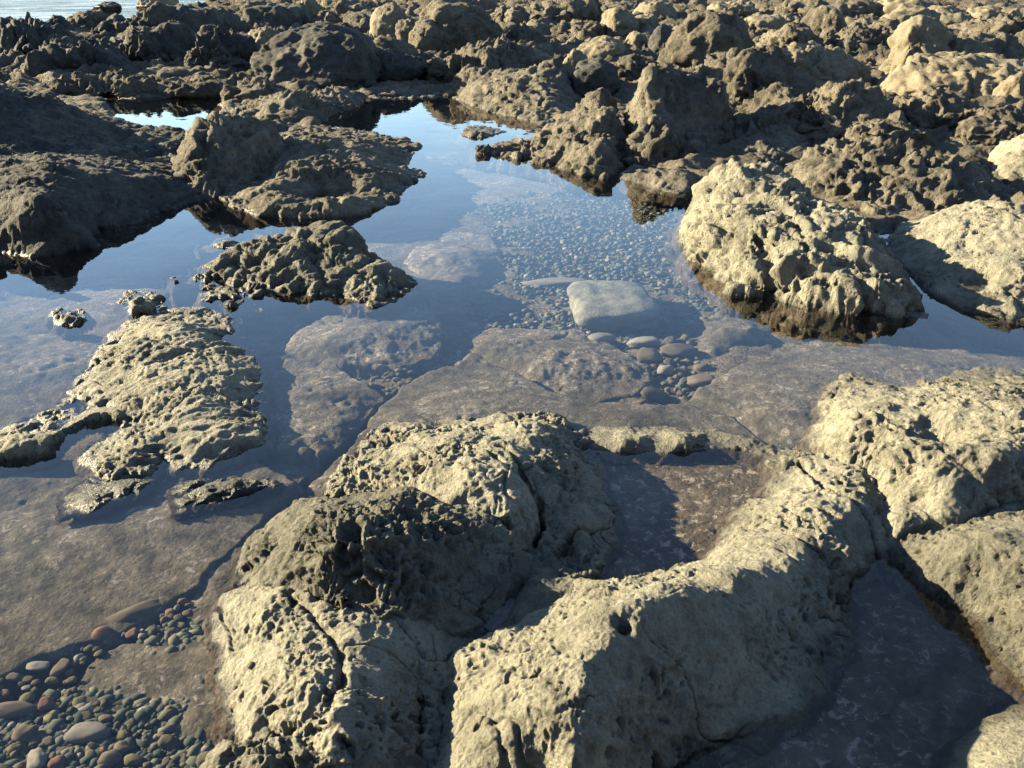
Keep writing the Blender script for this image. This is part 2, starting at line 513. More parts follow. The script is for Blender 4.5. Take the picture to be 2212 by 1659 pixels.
st_reef = dict(warp=(.15, .5), zone=1.0, lump=[(.17, 1.3)], ridge=[(.12, .6, 5)], rough=[(.12, .25, 5)], lace=[(.12, .35, .4)], vein=[(.15, .8, .06)])
X, Y = polar_grid(-.90, .90, 6.0, 46.0, .0037, 1.0)
Z = ground(X, Y)
am = sstep(-.1, .15, Z) * .95 + .05
n = grid_normals(X, Y, Z)
P = np.stack([X, Y, Z], -1)
P = P + n * (relief(P.reshape(-1, 3), st_reef).reshape(X.shape) * am)[..., None]
link('reef_platform', masked_mesh('reef_platform', P[..., 0], P[..., 1], P[..., 2], np.ones(X.shape, bool), (0, 0, 0)), M_far,
     label='rugged brown lava reef platform rising behind the pools', kind='structure')
X, Y = polar_grid(-.95, .95, .7, 8.5, .0072, 1.0)
Z = ground(X, Y); Zb = rbf(BEDP, X, Y, .1)
Z = np.where(Z < -.02, np.minimum(Zb, Z * .45), Z - .12)
P = np.stack([X, Y, Z], -1)
P[..., 2] += relief(P.reshape(-1, 3), dict(lump=[(.03, .5)], rough=[(.012, .1, 4)])).reshape(X.shape)
link('pool_floor', masked_mesh('pool_floor', P[..., 0], P[..., 1], P[..., 2], np.ones(X.shape, bool), (0, 0, 0)), M_bed,
     label='uneven dark rock floor of the tide pools', kind='structure')

# the shore the camera stands on: the reef runs on to both sides; unseen bank behind added to cut skylight
T_, R_ = np.meshgrid(np.linspace(math.radians(46), math.radians(314), 240), np.exp(np.linspace(math.log(.75), math.log(40), 110)))
X, Y = R_ * np.sin(T_), R_ * np.cos(T_)
back = np.clip(-np.cos(T_), 0, 1)
Z = -.12 + .25 * sstep(.9, 2.5, R_) * sstep(.0, .25, back) + 5.5 * sstep(3, 13, R_) * sstep(.0, .45, back) + .3 * sstep(7, 12, R_)
P = np.stack([X, Y, Z], -1)
P[..., 2] += relief(P.reshape(-1, 3), dict(lump=[(.2, 1.5)], rough=[(.08, .4, 4)])).reshape(X.shape) * sstep(1, 3, R_)
link('added_shore_bank', masked_mesh('added_shore_bank', P[..., 0], P[..., 1], P[..., 2], np.ones(X.shape, bool), (0, 0, 0)), M_dark, label='dark lava shore with an unseen bank added behind the viewer to cut skylight', kind='structure')

def sheet(name, x0, x1, y0, y1, z, mat, **kw):
    me = mesh_np(name, np.array([[x0, y0, 0], [x1, y0, 0], [x1, y1, 0], [x0, y1, 0]], float), np.array([[0, 1, 2, 3]]))
    return link(name, me, mat, (0, 0, z), **kw)
sheet('pool_water', -14, 14, -3, 17, 0.0, M_water, kind='structure', label='clear still water of the tide pools')
sheet('sea', -6000, 6000, 24, 9000, -.95, sea_mat(), kind='structure', label='rippled bright blue sea beyond the reef')

# ------------------------------------------------------------------ rock styles
ST_smooth = dict(warp=(.03, .14), zone=.28, lump=[(.014, .3)], ridge=[(.008, .13, 4)], rough=[(.0055, .06, 5)], grit=[(.003, .026)], pit=[(.04, .06, .35, .42), (.016, .026, .4, .5)], lace=[(.010, .05, .3)], vein=[(.014, .45, .012), (.006, .11, .03)])
ST_pale = dict(warp=(.04, .12), zone=.28, lump=[(.018, .22)], ridge=[(.010, .12, 4)], rough=[(.0075, .06, 5)], grit=[(.0038, .028)], pit=[(.04, .065, .4, .45), (.016, .026, .45, .5)], lace=[(.014, .05, .3)], vein=[(.022, .35, .018), (.009, .09, .04)])
ST_honey = dict(warp=(.014, .05), zone=.3, lump=[(.02, .25)], rough=[(.010, .05, 5)], grit=[(.004, .03)], vein=[(.02, .12, .04), (.008, .06, .05)], lace=[(.042, .08, .36), (.018, .038, .4)], pit=[(.012, .02, .6, .6)])
ST_flow = dict(warp=(.08, .25), zone=.3, lump=[(.014, .22)], groove=[(.009, .10, .8, 4)], ridge=[(.007, .12, 4)], rough=[(.009, .06, 5)], grit=[(.004, .028)], vein=[(.02, .2, .04), (.010, .09, .05)], pit=[(.02, .04, .45, .5)])
ST_block = dict(warp=(.06, .15), lump=[(.03, .3)], block=[(.05, .22, .35, .4, 1.4), (.024, .09, .4, .9, 1.4)], rough=[(.02, .08, 5)], grit=[(.010, .045)], pit=[(.02, .05, .4, .5)])
ST_fold = dict(warp=(.10, .25), zone=.5, lump=[(.05, .4)], block=[(.035, .3, .4, 2.4, 2.0)], ridge=[(.022, .2, 5)], groove=[(.035, .17, 2.4, 2.5)], rough=[(.022, .09, 5)], grit=[(.011, .05)], vein=[(.045, .2, .06), (.02, .09, .06)], pit=[(.025, .06, .5, .5)])
ST_knob = dict(warp=(.08, .3), lump=[(.05, .5)], ridge=[(.022, .2, 5)], groove=[(.035, .16, .5, 2.5)], rough=[(.025, .1, 5)], grit=[(.012, .06)], vein=[(.04, .25, .05)], pit=[(.03, .08, .5, .5)])
ST_crag = dict(warp=(.12, .3), zone=.6, lump=[(.07, .6)], ridge=[(.06, .22, 5)], rough=[(.05, .14, 5)], grit=[(.03, .09)], lace=[(.09, .17, .36)], vein=[(.07, .3, .07)], pit=[(.06, .10, .6, .55)])
ST_slab = dict(lump=[(.010, .4)], rough=[(.004, .08, 4)], pit=[(.006, .05, .25, .4)])
ST_slabr = dict(lump=[(.015, .35)], rough=[(.008, .09, 5)], vein=[(.012, .3, .04)], pit=[(.008, .06, .3, .5)])
ST_none = dict(lump=[(.004, .3)], rough=[(.002, .05, 3)])

# ------------------------------------------------------------------ near rocks round the small pool
outcrop('honeycomb_rock', 'dark honeycombed rock hump full of ragged holes in the foreground', 'rock',
    [(508, 1245, .0), (520, 1190, .02), (565, 1140, .04), (640, 1085, .10), (760, 1062, .13), (900, 1058, .15), (1010, 1088, .14), (1110, 1150, .10),
     (1122, 1210, .06), (1080, 1290, .04), (1000, 1342, .05), (900, 1352, .09), (830, 1342, .11), (760, 1312, .11), (680, 1292, .09), (560, 1262, .03)],
    [(600, 1200, .10), (640, 1160, .16), (690, 1120, .21), (700, 1190, .22), (720, 1260, .19), (780, 1090, .20), (850, 1110, .21), (800, 1200, .21), (900, 1200, .18), (960, 1130, .17), (1000, 1200, .12), (900, 1290, .13), (1050, 1240, .07)],
    M_grey, ST_honey, res=.0015, lam=.003, zones=[((740, 1110, .2), .13), ((850, 1120, .22), .15), ((790, 1200, .22), .14), ((930, 1100, .2), .12), ((690, 1160, .2), .09), ((880, 1210, .2), .11), ((700, 1240, .19), .06), ((560, 1190, .06), .05)])
outcrop('smooth_rock_lobe', 'smooth pale pitted rock lobe with a bright wet left edge', 'rock',
    [(463, 1330), (480, 1288), (540, 1268, .02), (620, 1272, .07), (700, 1305, .10), (830, 1340, .10), (1000, 1343, .03), (1012, 1392, .01), (980, 1480, .02),
     (955, 1560, .03), (935, 1660, .03), (900, 1760, .02), (700, 1760, .03), (560, 1640, .02), (512, 1605), (492, 1530), (476, 1430)],
    [(560, 1340, .08), (640, 1400, .135), (710, 1440, .165), (790, 1400, .135), (560, 1480, .10), (640, 1540, .14), (720, 1540, .165), (830, 1520, .12), (880, 1420, .08),
     (730, 1600, .15), (920, 1480, .05), (540, 1570, .07), (850, 1600, .10)],
    M_pale, ST_smooth, res=.0015,
    cracks=[([(620, 1275, .08), (690, 1340, .12), (735, 1400, .15), (740, 1480, .14), (720, 1560, .12)], .010, .03),
            ([(860, 1345, .1), (920, 1400, .1), (985, 1400, .06)], .006, .03), ([(930, 1350, .1), (935, 1410, .1)], .005, .025),
            ([(905, 1480, .1), (900, 1580, .13), (890, 1659, .1)], .012, .04)])
outcrop('pale_ridge_rock', 'pale sunlit ridge with slit cracks on the near side of the central pool', 'rock',
    [(735, 1012), (770, 965), (805, 930), (865, 908), (920, 904), (1000, 910), (1100, 895), (1170, 886, .02), (1225, 900, .02), (1262, 935), (1282, 990), (1312, 1060),
     (1342, 1100), (1322, 1150), (1292, 1200), (1282, 1240, .02), (1250, 1262, .05), (1180, 1250, .03), (1160, 1180, .02), (1178, 1120, .05), (1130, 1165, .07), (1080, 1130, .1), (1010, 1088, .12),
     (900, 1066, .1), (800, 1066, .04), (700, 1064), (720, 1038)],
    [(900, 960, .08), (1000, 965, .12), (1100, 950, .13), (1180, 930, .11), (880, 1020, .11), (1000, 1040, .17), (1100, 1040, .17), (1200, 1000, .09), (1240, 1060, .055),
     (1120, 1100, .13), (1230, 1120, .07), (830, 1000, .05), (1290, 1090, .05)],
    M_pale, ST_pale, res=.0015,
    cracks=[([(1165, 1060, .12), (1170, 1110, .1), (1130, 1170, .08)], .010, .07), ([(1090, 965, .14), (1120, 1000, .14)], .010, .03), ([(1130, 1003, .14), (1240, 998, .1)], .005, .02),
            ([(1060, 985, .14), (1085, 1010, .14)], .008, .03), ([(950, 985, .12), (1000, 975, .12)], .008, .02), ([(1125, 1010, .14), (1165, 1080, .12)], .006, .03)])
CREST = [((1235, 1640, .22), (1420, 1690)), ((1285, 1500, .26), (1480, 1630)), ((1330, 1410, .27), (1600, 1590)), ((1400, 1325, .27), (1740, 1510)), ((1480, 1280, .25), (1800, 1440)),
         ((1600, 1240, .20), (1836, 1390)), ((1740, 1222, .14), (1845, 1310)), ((1850, 1195, .11), (1880, 1225))]
flank = []
for cr, ba in CREST:
    p0, p1 = proj(*cr), proj(*ba)
    for f, zf_ in ((.3, .62), (.65, .22)):
        q = p0 + (p1 - p0) * f
        flank.append(('xyz', q[0], q[1], p0[2] * zf_))
outcrop('curved_ridge_rock', 'long curved rock ridge, lit crest and deeply shaded right flank, bottom centre', 'rock',
    [(1000, 1402, .05), (1050, 1376, .05), (1130, 1352, .05), (1200, 1300, .08), (1255, 1258, .08), (1330, 1252, .01), (1420, 1240), (1500, 1210), (1570, 1160), (1585, 1110),
     (1640, 1072), (1672, 1035), (1655, 1000), (1720, 975, .02), (1770, 985, .04), (1850, 1010, .06), (1900, 1062, .05), (1916, 1150, .03), (1916, 1205, .0),
     (1850, 1250), (1842, 1320), (1835, 1400), (1800, 1460), (1740, 1510), (1620, 1585), (1480, 1640), (1400, 1700), (1380, 1780), (1000, 1780, .08), (945, 1660, .08), (970, 1560, .07), (990, 1480, .06)],
    [(1050, 1480, .13), (1120, 1460, .18), (1200, 1400, .22), (1290, 1330, .26), (1100, 1600, .18), (1200, 1560, .23),
     (1760, 1060, .08), (1800, 1110, .11), (1680, 1130, .10), (1850, 1080, .09), (1640, 1160, .12), (1300, 1275, .18), (1400, 1260, .13), (1500, 1230, .10)] + [c_[0] for c_ in CREST] + flank,
    M_pale, ST_smooth, res=.0015, lam=.002, c=.025,
    holes=[((1345, 1345, .27), .022, .05), ((1095, 1460, .2), .016, .03), ((1165, 1465, .21), .014, .03), ((1230, 1420, .22), .03, .03)],
    cracks=[([(1730, 985, .05), (1790, 1050, .09), (1880, 1110, .09), (1912, 1190, .05)], .008, .03), ([(1610, 1120, .08), (1750, 1160, .16), (1830, 1190, .14)], .006, .02),
            ([(1030, 1560, .15), (1060, 1530, .17), (1110, 1640, .2)], .008, .02)])
outcrop('shaded_wedge_rock', 'small shaded rock wedge beside the main crack of the foreground rocks', 'rock',
    [(1130, 1195, .03), (1165, 1180, .03), (1200, 1235, .04), (1258, 1258, .07), (1200, 1305, .05), (1130, 1352, .03), (1060, 1372, .0), (1050, 1345, -.02), (1100, 1285, -.01)],
    [(1170, 1250, .06), (1190, 1280, .06), (1130, 1300, .035)], M_grey, ST_pale, margin=.03, amp=.6, res=.0015)
outcrop('hollowed_rock', 'large pale rock with a dark hollow at the right edge', 'rock',
    [(1752, 945), (1758, 890), (1790, 832), (1840, 806), (1900, 828), (1960, 838), (2020, 828), (2050, 804), (2130, 797), (2230, 800), (2360, 900, .1), (2360, 1040, .1), (2230, 1075, .10),
     (2100, 1112, .09), (1990, 1142, .07), (1932, 1158, .05), (1914, 1100, .05), (1885, 1030, .05), (1800, 985, .04), (1755, 968)],
    [(1850, 880, .12), (1840, 940, .13), (1940, 890, .13), (2060, 870, .16), (2160, 870, .20), (2000, 1010, .17), (2100, 960, .17), (2180, 1000, .21), (1920, 990, .15), (1960, 1090, .13), (2060, 1060, .16), (2240, 930, .22)],
    M_pale, dict(ST_pale, pit=[(.02, .06, .45, .5), (.008, .025, .5, .5)]), res=.0015,
    holes=[((2030, 945, .16), .07, .07), ((2010, 920, .15), .04, .03), ((1865, 900, .13), .016, .04), ((1845, 875, .12), .012, .03), ((2000, 1060, .15), .05, .04)],
    cracks=[([(1790, 965, .08), (1880, 1010, .12), (1912, 1080, .08)], .010, .05)])
outcrop('pitted_rock', 'grey rock peppered with small round pits beside the shaded pool', 'rock',
    [(1922, 1205), (1930, 1162, .04), (2000, 1148, .08), (2110, 1117, .09), (2230, 1080, .10), (2400, 1150, .15), (2420, 1500, .1), (2260, 1500, .02), (2212, 1480), (2165, 1430), (2120, 1365), (2090, 1330), (2020, 1288), (1962, 1240)],
    [(2060, 1190, .12), (2150, 1180, .17), (2150, 1280, .10), (2210, 1350, .09), (2220, 1230, .18), (2050, 1250, .06)],
    M_grey, dict(ST_smooth, pit=[(.012, .035, .5, .5), (.006, .018, .4, .5)]), res=.0015, cracks=[([(2120, 1375, .02), (2160, 1350, .07), (2230, 1360, .09)], .006, .02)],
    holes=[((2108, 1350, .03), .018, .05)])
outcrop('corner_rock', 'smooth pale rock just rising from the water at the bottom right corner', 'rock',
    [(2030, 1680), (2080, 1592), (2140, 1550), (2212, 1530), (2380, 1530), (2400, 1800, .03), (2000, 1800)], [(2170, 1620, .06), (2250, 1600, .09), (2200, 1700, .10)], M_pale, ST_slab)
outcrop('front_rock', 'low lumpy rock cut off by the bottom edge of the frame', 'rock',
    [(470, 1680, .05), (490, 1625, .07), (560, 1592, .09), (640, 1602, .11), (720, 1578, .11), (800, 1592, .10), (870, 1612, .08), (930, 1670, .03), (900, 1790, .02), (480, 1790, .02)],
    [(560, 1640, .12), (700, 1620, .14), (820, 1640, .12), (640, 1700, .15), (800, 1720, .13)], M_grey, ST_pale, res=.0015)
outcrop('low_rim_rock', 'thin low rock rim between central pool and small walled pool', 'rock',
    [(1250, 940), (1290, 925), (1400, 922), (1500, 928), (1600, 942), (1700, 965), (1760, 985), (1730, 1010), (1685, 1030), (1665, 990), (1600, 968), (1520, 975), (1420, 982), (1330, 978), (1280, 965)],
    [(1350, 948, .045), (1480, 950, .045), (1600, 955, .03), (1700, 990, .04)], M_pale, ST_pale, margin=.04, amp=.5, slope=.8)

# ------------------------------------------------------------------ left rocks
outcrop('low_flow_rock', 'low cream coloured rock with streaming ridges at the left', 'rock',
    [(-80, 985), (-60, 960), (0, 942), (60, 915), (120, 882), (180, 815), (215, 768), (240, 722), (290, 690), (350, 668), (440, 666), (490, 684), (496, 712), (470, 738), (535, 762), (565, 800),
     (560, 850), (548, 890), (575, 925), (560, 960), (500, 985), (440, 1010), (380, 1010), (350, 985), (320, 1020), (270, 1035), (215, 1025), (190, 990), (215, 962), (260, 935), (270, 912), (235, 905), (180, 915), (130, 945), (90, 985), (0, 995)],
    [(380, 700, .065), (300, 740, .055), (430, 720, .065), (290, 790, .05), (400, 780, .065), (480, 800, .055), (300, 860, .045), (380, 860, .055), (460, 870, .05), (330, 930, .045), (300, 980, .03), (150, 912, .06), (190, 885, .06), (230, 880, .06), (60, 955, .05), (100, 935, .05), (430, 960, .035), (500, 950, .03), (0, 968, .045)],
    M_pale, ST_flow, wob=.012, margin=.05, slope=.7, cracks=[([(330, 790, .05), (380, 775, .05), (410, 765, .05)], .018, .06)], amp=.8)
outcrop('wet_rock_patch', 'glistening wet dark rock patch below the streaming rock', 'rock',
    [(148, 1105), (155, 1075), (205, 1035), (280, 1035), (330, 1040), (290, 1062), (240, 1075), (210, 1100)], [(200, 1080, .014), (260, 1050, .018)], M_dark, ST_flow, wob=.03, margin=.04, slope=.5, amp=.5)
outcrop('wet_rock_tongue', 'glistening wet rock tongue right of the dark patch, pool side', 'rock',
    [(385, 1100), (385, 1062), (420, 1040), (500, 1030), (560, 1040), (605, 1050), (540, 1068), (450, 1085)], [(450, 1062, .022), (520, 1050, .02)], M_dark, ST_flow, wob=.03, margin=.04, slope=.5, amp=.6)
outcrop('islet_rock', 'small round pale islet beside the top of the streaming rock', 'rock',
    [(256, 655), (270, 628), (310, 622), (345, 640), (355, 665), (320, 684), (280, 684)], [(300, 638, .09), (325, 650, .075), (290, 655, .07)], M_pale, ST_pale, margin=.04)
outcrop('islet_rock', 'smallest dark stone islet at the far left of the water', 'rock',
    [(108, 680), (125, 668), (165, 666), (192, 682), (180, 696), (145, 707)], [(140, 680, .04), (165, 680, .045)], M_grey, ST_pale, margin=.04)

# ------------------------------------------------------------------ middle rocks
outcrop('blocky_rock', 'knobbly block-jointed rock standing in the pool, left of centre', 'rock',
    [(345, 596), (400, 580), (470, 565), (480, 540), (425, 540), (425, 522), (490, 505), (560, 515), (640, 530), (740, 530), (800, 560), (860, 585), (905, 608), (895, 632), (840, 655), (790, 672), (755, 662), (740, 640), (690, 638), (640, 636), (590, 636),
     (560, 648), (568, 668), (510, 668), (440, 648), (430, 630), (470, 610), (380, 608)],
    [(560, 520, 'b', 560), (620, 480, 'b', 560), (700, 470, 'b', 550), (760, 480, 'b', 555), (560, 560, 'b', 600), (640, 545, 'b', 605), (720, 545, 'b', 605), (800, 570, 'b', 610), (830, 600, 'b', 630), (500, 545, 'b', 565), (660, 590, 'b', 625), (770, 610, 'b', 640), (480, 640, .07), (430, 592, .06), (520, 600, .1), (780, 510, 'b', 580), (830, 560, 'b', 608), (490, 540, 'b', 590), (530, 505, 'b', 572)],
    M_grey, ST_block, slope=2.5, hs=.82, amp=.8, margin=.08)
outcrop('lit_knob_rock', 'tall knob with one sunlit left face on the middle left islet', 'rock',
    [(366, 412), (375, 380), (400, 350), (450, 335), (560, 330), (640, 345), (660, 370), (620, 395), (560, 410), (500, 425), (440, 428), (390, 424)],
    [(380, 375, 'b', 402), (415, 315, 'b', 388), (450, 275, 'b', 382), (490, 255, 'b', 378), (540, 268, 'b', 375), (590, 295, 'b', 370), (440, 350, 'b', 405), (500, 340, 'b', 400), (560, 350, 'b', 392), (620, 340, 'b', 370)],
    M_mid, ST_crag, amp=.55, slope=2.5, steep=0.7, margin=.12)
outcrop('flat_islet_rock', 'flat spreading rock islet with a small puddle, middle left', 'rock',
    [(468, 425), (540, 405), (560, 350), (580, 300), (700, 272), (790, 285), (860, 302), (905, 318), (880, 345), (868, 360), (918, 378), (880, 400), (850, 435), (790, 462), (720, 470), (640, 472), (560, 468), (500, 445)],
    [(620, 300, .25), (700, 300, .22), (780, 310, .17), (850, 325, .08), (640, 350, .2), (740, 355, .16), (820, 375, .10), (600, 430, .10), (700, 440, .08), (780, 430, .08), (680, 400, .07), (740, 398, .07)],
    M_mid, dict(ST_knob, pit=[(.02, .1, .3, .5)]), slope=2.5, margin=.12, amp=.6, holes=[((710, 409, .09, 'thin puddle of sky lying on the flat spreading islet'), .30, .11)])
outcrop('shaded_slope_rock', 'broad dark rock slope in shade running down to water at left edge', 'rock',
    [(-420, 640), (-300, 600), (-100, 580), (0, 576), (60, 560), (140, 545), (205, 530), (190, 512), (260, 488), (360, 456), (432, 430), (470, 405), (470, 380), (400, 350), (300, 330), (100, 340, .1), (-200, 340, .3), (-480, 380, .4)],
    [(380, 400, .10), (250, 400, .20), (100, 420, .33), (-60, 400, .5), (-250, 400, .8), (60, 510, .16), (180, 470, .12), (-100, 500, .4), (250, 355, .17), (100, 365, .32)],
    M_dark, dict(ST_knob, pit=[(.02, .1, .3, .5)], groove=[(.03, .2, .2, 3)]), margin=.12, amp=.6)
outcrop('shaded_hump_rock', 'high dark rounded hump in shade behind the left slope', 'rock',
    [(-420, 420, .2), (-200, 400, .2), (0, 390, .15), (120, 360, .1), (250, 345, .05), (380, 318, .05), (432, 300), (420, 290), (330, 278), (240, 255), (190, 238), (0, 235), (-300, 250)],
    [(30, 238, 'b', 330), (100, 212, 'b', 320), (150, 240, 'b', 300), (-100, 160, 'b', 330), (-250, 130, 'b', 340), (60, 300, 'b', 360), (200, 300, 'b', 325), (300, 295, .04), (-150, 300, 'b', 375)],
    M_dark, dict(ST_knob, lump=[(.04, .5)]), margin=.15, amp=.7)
outcrop('domed_rock', 'big domed rock with folded sunlit left side and reflection, right of pool', 'rock',
    [(1468, 500), (1480, 470), (1520, 440), (1580, 430), (1680, 440), (1780, 470), (1880, 520), (1940, 580), (1975, 655), (1965, 680), (1880, 672), (1800, 672), (1740, 665), (1690, 650), (1640, 640), (1590, 630), (1560, 605), (1510, 560), (1475, 520)],
    [(1510, 420, 'b', 470), (1570, 385, 'b', 465), (1640, 368, 'b', 468), (1700, 400, 'b', 490), (1540, 470, 'b', 530), (1600, 450, 'b', 535), (1680, 440, 'b', 540), (1760, 450, 'b', 545), (1840, 490, 'b', 560), (1600, 540, 'b', 595), (1680, 540, 'b', 615),
     (1760, 560, 'b', 635), (1840, 560, 'b', 640), (1890, 540, 'b', 600), (1930, 620, 'b', 665), (1700, 610, 'b', 645), (1840, 640, 'b', 668)],
    M_pale, ST_fold, slope=2.5, steep=0.5, margin=.1, cracks=[([(1650, 470, .35), (1690, 540, .3), (1680, 620, .12)], .02, .06), ([(1700, 430, .4), (1740, 470, .36)], .03, .06)])
outcrop('shelf_rock', 'sloping pitted rock with tiny puddle, right edge beyond the domed rock', 'rock',
    [(1922, 560), (1918, 520), (1945, 480), (2000, 462), (2100, 455), (2250, 460), (2500, 520), (2500, 680), (2240, 694), (2160, 685), (2080, 672), (2020, 640), (1968, 600)],
    [(1980, 480, 'b', 520), (2050, 450, 'b', 520), (2130, 440, 'b', 525), (2212, 445, 'b', 540), (2030, 540, 'b', 590), (2120, 540, 'b', 600), (2200, 560, 'b', 630), (2100, 620, 'b', 650), (2200, 650, 'b', 675), (2300, 500, 'b', 590), (1960, 540, .06)],
    M_pale, dict(ST_pale, lump=[(.03, .3)], pit=[(.025, .09, .4, .5), (.01, .04, .4, .5)]), slope=2.5, margin=.1, holes=[((2122, 567, .20, 'tiny bright puddle in a hollow of the sloping pitted rock'), .075, .06)])
outcrop('folded_rock', 'wide folded rock hump behind the domed rock, half in shade', 'rock',
    [(1712, 412), (1700, 390), (1720, 360), (1800, 350), (1900, 350), (2050, 365), (2160, 400), (2225, 430), (2225, 470), (2080, 468), (1990, 472), (1900, 470), (1850, 462), (1780, 440)],
    [(1740, 355, 'b', 390), (1790, 330, 'b', 385), (1850, 315, 'b', 390), (1920, 318, 'b', 400), (2000, 335, 'b', 405), (2080, 370, 'b', 425), (1800, 390, 'b', 425), (1900, 390, 'b', 435), (2000, 400, 'b', 445), (2120, 410, 'b', 440)],
    M_mid, ST_crag, steep=0.6, margin=.12, amp=.7)
outcrop('pitted_hump_rock', 'rounded pitted hump half cut by the right edge of frame', 'rock',
    [(2115, 380), (2130, 350), (2180, 340), (2400, 360), (2450, 470), (2260, 450), (2212, 438), (2150, 400)], [(2160, 325, 'b', 365), (2212, 300, 'b', 370), (2300, 300, 'b', 390), (2190, 370, 'b', 400)], M_pale, ST_knob, steep=0.5, margin=.12, amp=.7)
outcrop('peninsula_rock', 'tapering pitted spit whose thin tip points left into the pool', 'rock',
    [(1028, 328), (1060, 322), (1110, 312), (1170, 300), (1180, 285), (1240, 270), (1340, 290), (1360, 340), (1335, 352), (1310, 384), (1260, 380), (1220, 365), (1180, 355), (1140, 348), (1090, 336)],
    [(1120, 325, .08), (1200, 300, 'b', 330), (1260, 235, 'b', 310), (1300, 215, 'b', 305), (1330, 260, 'b', 330), (1240, 330, 'b', 355), (1300, 330, 'b', 365), (1200, 350, .06)],
    M_mid, ST_crag, steep=0.6, margin=.12, amp=.6)
outcrop('ragged_bank_rock', 'ragged sunlit bank dropping into the back of pool', 'rock',
    [(972, 190), (990, 175), (1100, 172), (1220, 185), (1260, 230), (1225, 262), (1170, 268), (1120, 255), (1060, 240), (1010, 225), (980, 205)],
    [(1000, 165, 'b', 195), (1080, 160, 'b', 205), (1150, 150, 'b', 212), (1210, 160, 'b', 215), (1100, 205, 'b', 232), (1180, 215, 'b', 245), (1040, 190, 'b', 215)],
    M_mid, ST_crag, steep=0.7, margin=.15, amp=.55)
outcrop('tall_crag', 'tall spongy crag with a vertical crevice on its left, centre right', 'rock',
    [(1352, 340), (1350, 300), (1380, 270), (1450, 262), (1560, 280), (1580, 330), (1540, 352), (1480, 356), (1420, 362), (1370, 360)],
    [(1370, 250, 'b', 320), (1390, 210, 'b', 310), (1430, 175, 'b', 305), (1480, 165, 'b', 300), (1540, 190, 'b', 300), (1400, 290, 'b', 345), (1460, 270, 'b', 335), (1520, 280, 'b', 330), (1570, 260, 'b', 320)],
    M_mid, ST_crag, steep=1.0, margin=.12, amp=.7)
outcrop('low_ledge_rock', 'low rough ledge at the water between tall crag and domed rock', 'rock',
    [(1342, 378), (1370, 362), (1440, 358), (1500, 372), (1545, 385), (1500, 402), (1470, 418), (1410, 408), (1370, 398)], [(1390, 372, .07), (1440, 372, .09), (1490, 385, .07)], M_mid, ST_crag, margin=.08, amp=.35)
outcrop('shaded_crag', 'dark shaded crag right of the tall spongy crag', 'rock',
    [(1560, 340), (1550, 300), (1600, 280), (1700, 285), (1770, 320), (1740, 360), (1690, 372), (1620, 368)],
    [(1590, 270, 'b', 310), (1650, 250, 'b', 310), (1710, 265, 'b', 315), (1640, 320, 'b', 345), (1720, 320, 'b', 340)], M_mid, ST_crag, steep=0.8, margin=.12, amp=.7)
outcrop('pool_islet', 'tiny low islet in the bright back pool', 'rock', [(995, 290), (1010, 270), (1050, 272), (1098, 285), (1060, 296), (1015, 298)], [(1040, 282, .07), (1015, 284, .05)], M_mid, ST_pale, margin=.08)
outcrop('pool_islet', 'thin dark sliver of rock beside the back pool spit', 'rock', [(1105, 288), (1150, 278), (1230, 276), (1230, 292), (1160, 291)], [(1150, 285, .06), (1200, 282, .1)], M_mid, ST_pale, margin=.08)
outcrop('low_shore_rock', 'low ragged ledge along the far left shore of the back pool', 'rock',
    [(690, 205), (760, 188), (870, 180), (980, 190), (985, 205), (900, 212), (820, 212), (780, 208), (770, 235), (720, 250), (640, 262), (560, 275), (480, 265), (478, 225), (540, 205), (600, 200)],
    [(740, 200, .12), (850, 194, .14), (930, 196, .12), (700, 225, .14), (600, 235, .22), (520, 235, .25), (560, 215, .3), (640, 215, .22)], M_mid, ST_crag, margin=.15, amp=.55)

# ------------------------------------------------------------------ submerged slabs
outcrop('sunken_shelf', 'wide flat brown shelf just under the water at the left', 'rock',
    [(-200, 1010), (100, 990), (300, 1000), (560, 1000), (640, 1045), (600, 1090), (540, 1150), (450, 1225), (420, 1270), (330, 1325), (230, 1375), (100, 1415), (0, 1460), (-150, 1500)],
    [(200, 1150, -.03), (400, 1120, -.028), (80, 1300, -.042), (300, 1250, -.038)], M_slab, ST_slab, zd=-.05, slope=1.5, margin=.1, edge_soft=.02, res=.0022)
outcrop('sunken_slab', 'greenish submerged slab beside the bright edge of the smooth lobe', 'rock',
    [(165, 1475), (200, 1425), (265, 1388), (375, 1372), (410, 1352), (402, 1300), (440, 1245), (510, 1180), (560, 1180), (560, 1659), (480, 1720), (440, 1625), (370, 1595), (330, 1540), (250, 1520), (185, 1505)],
    [(300, 1450, -.05), (420, 1450, -.04), (470, 1250, -.035), (430, 1560, -.045), (500, 1400, -.03)], M_slab, ST_slab, zd=-.07, slope=1.5, margin=.08, res=.002)
outcrop('sunken_slab', 'smooth arched submerged slab behind the pale ridge', 'rock',
    [(660, 1060), (740, 985), (800, 915), (835, 872), (900, 818), (960, 790), (1030, 779), (1110, 800), (1185, 842), (1290, 870), (1400, 876), (1490, 876), (1580, 905), (1650, 950), (1500, 1000), (1200, 1000), (900, 1000), (760, 1080)],
    [(950, 850, -.05), (1050, 850, -.05), (1000, 890, -.02), (1150, 880, -.03), (1350, 905, -.03), (860, 910, -.03), (760, 1020, -.02)], M_slab, ST_slab, zd=-.11, slope=2, margin=.1, res=.002)
outcrop('sunken_slab', 'mottled green-brown submerged slab in front of the pale block', 'rock',
    [(990, 785), (1040, 750), (1090, 725), (1150, 710), (1250, 714), (1330, 745), (1400, 790), (1410, 825), (1380, 850), (1290, 868), (1180, 845), (1100, 805)],
    [(1150, 745, -.13), (1220, 760, -.12), (1150, 790, -.13), (1300, 800, -.15)], M_slabp, ST_slabr, zd=-.21, slope=1.5, margin=.1, res=.002)
